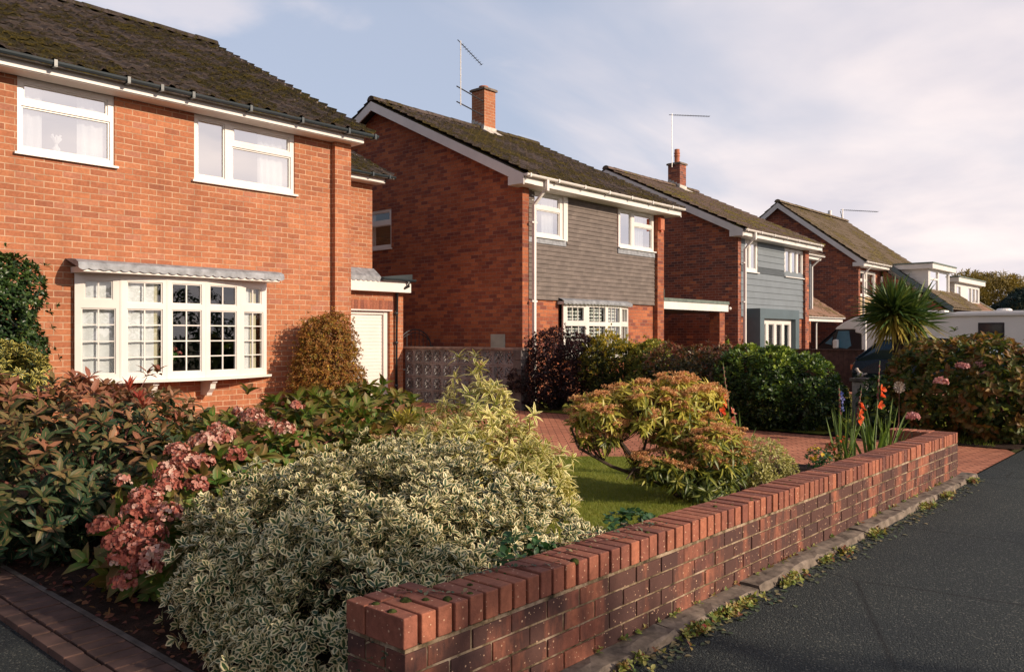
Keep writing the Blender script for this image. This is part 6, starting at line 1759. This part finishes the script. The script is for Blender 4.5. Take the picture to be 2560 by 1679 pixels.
mb = MB(); mb.lathe((32.8, 6.2, 2.33), [(0.25, 0), (0.25, 0.06), (0.18, 0.1)], 16); mb.box(32.4, 33.0, 8.0, 8.6, 2.33, 2.40); apart('roof_hatch', VANW, MH, mb, bevel=0.01)
for y in (6.3, 12.3):
    wheel(MH, X0 + 0.02, y, 0.34, 0.22, 1); wheel(MH, X1 - 0.02, y, 0.34, 0.22, -1)
for x in (X0 + 0.25, X1 - 0.25):
    MB().sphere((x, 13.22, 0.72), 0.09, 10, 6).build('headlight', METAL, MH)

PC = thing('parked_car', (20.35, 4.7, 0), 'dark blue parked car half hidden behind the palm and hydrangea', 'car')
mb = MB()
def loft(mb, secs, x0, x1):
    """secs: list of (y, zlow, zhigh, inset_top)"""
    base = len(mb.V); m = 6
    for (y, zl, zh, it) in secs:
        mb.V += [(x0, y, zl), (x1, y, zl), (x1 + 0.0, y, zl + (zh - zl) * 0.55), (x1 - it, y, zh), (x0 + it, y, zh), (x0, y, zl + (zh - zl) * 0.55)]
    for i in range(len(secs) - 1):
        for k in range(m): mb.F.append([base + i * m + k, base + i * m + (k + 1) % m, base + (i + 1) * m + (k + 1) % m, base + (i + 1) * m + k])
    mb.F.append([base + k for k in range(m)][::-1]); mb.F.append([base + (len(secs) - 1) * m + k for k in range(m)])
loft(mb, [(2.7, 0.35, 0.62, 0.1), (2.8, 0.25, 0.78, 0.08), (3.6, 0.2, 0.88, 0.06), (4.4, 0.2, 0.93, 0.05), (6.2, 0.2, 0.95, 0.05), (6.72, 0.25, 0.92, 0.07), (6.82, 0.35, 0.8, 0.1)], 19.5, 21.2)
mb.build('body', CARB, PC, bevel=0.04)
mb = MB(); loft(mb, [(3.65, 0.86, 0.9, 0.08), (4.45, 0.9, 1.36, 0.22), (5.4, 0.9, 1.44, 0.22), (6.2, 0.9, 1.36, 0.22), (6.7, 0.9, 0.95, 0.12)], 19.56, 21.14)
cabin = mb.build('cabin', VGLASS, PC, bevel=0.02)
mb = MB(); loft(mb, [(4.40, 1.36, 1.385, 0.0), (5.4, 1.43, 1.455, 0.0), (6.25, 1.345, 1.37, 0.0)], 19.76, 20.94)
for (ya, za, yb, zb) in ((3.65, 0.90, 4.45, 1.37), (5.3, 0.92, 5.35, 1.42), (6.72, 0.93, 6.22, 1.36)):
    for (xa, xb) in ((19.56, 19.77), (21.14, 20.93)):
        mb.tube([(xa, ya, za), (xb, yb, zb)], 0.03, 6)
mb.build('roof', CARB, cabin)
for y in (3.45, 6.05): wheel(PC, 19.5, y, 0.32, 0.2, 1); wheel(PC, 21.2, y, 0.32, 0.2, -1)
for x in (19.68, 21.02):
    MB().box(x - 0.12, x + 0.12, 6.78, 6.84, 0.68, 0.80).build('tail_light', REDP, PC)
    MB().box(x - 0.12, x + 0.12, 2.68, 2.74, 0.58, 0.68).build('headlight', METAL, PC)
MB().box(19.36, 19.5, 4.1, 4.22, 0.92, 1.04).build('wing_mirror', CARB, PC, bevel=0.02)

for o in list(bpy.data.objects):
    if o.parent is None and o.name.startswith('brick_house'): o['group'] = 'brick houses along the street'
    if o.parent is None and o.name.startswith('fallen_leaf'): o['group'] = 'single fallen leaves'
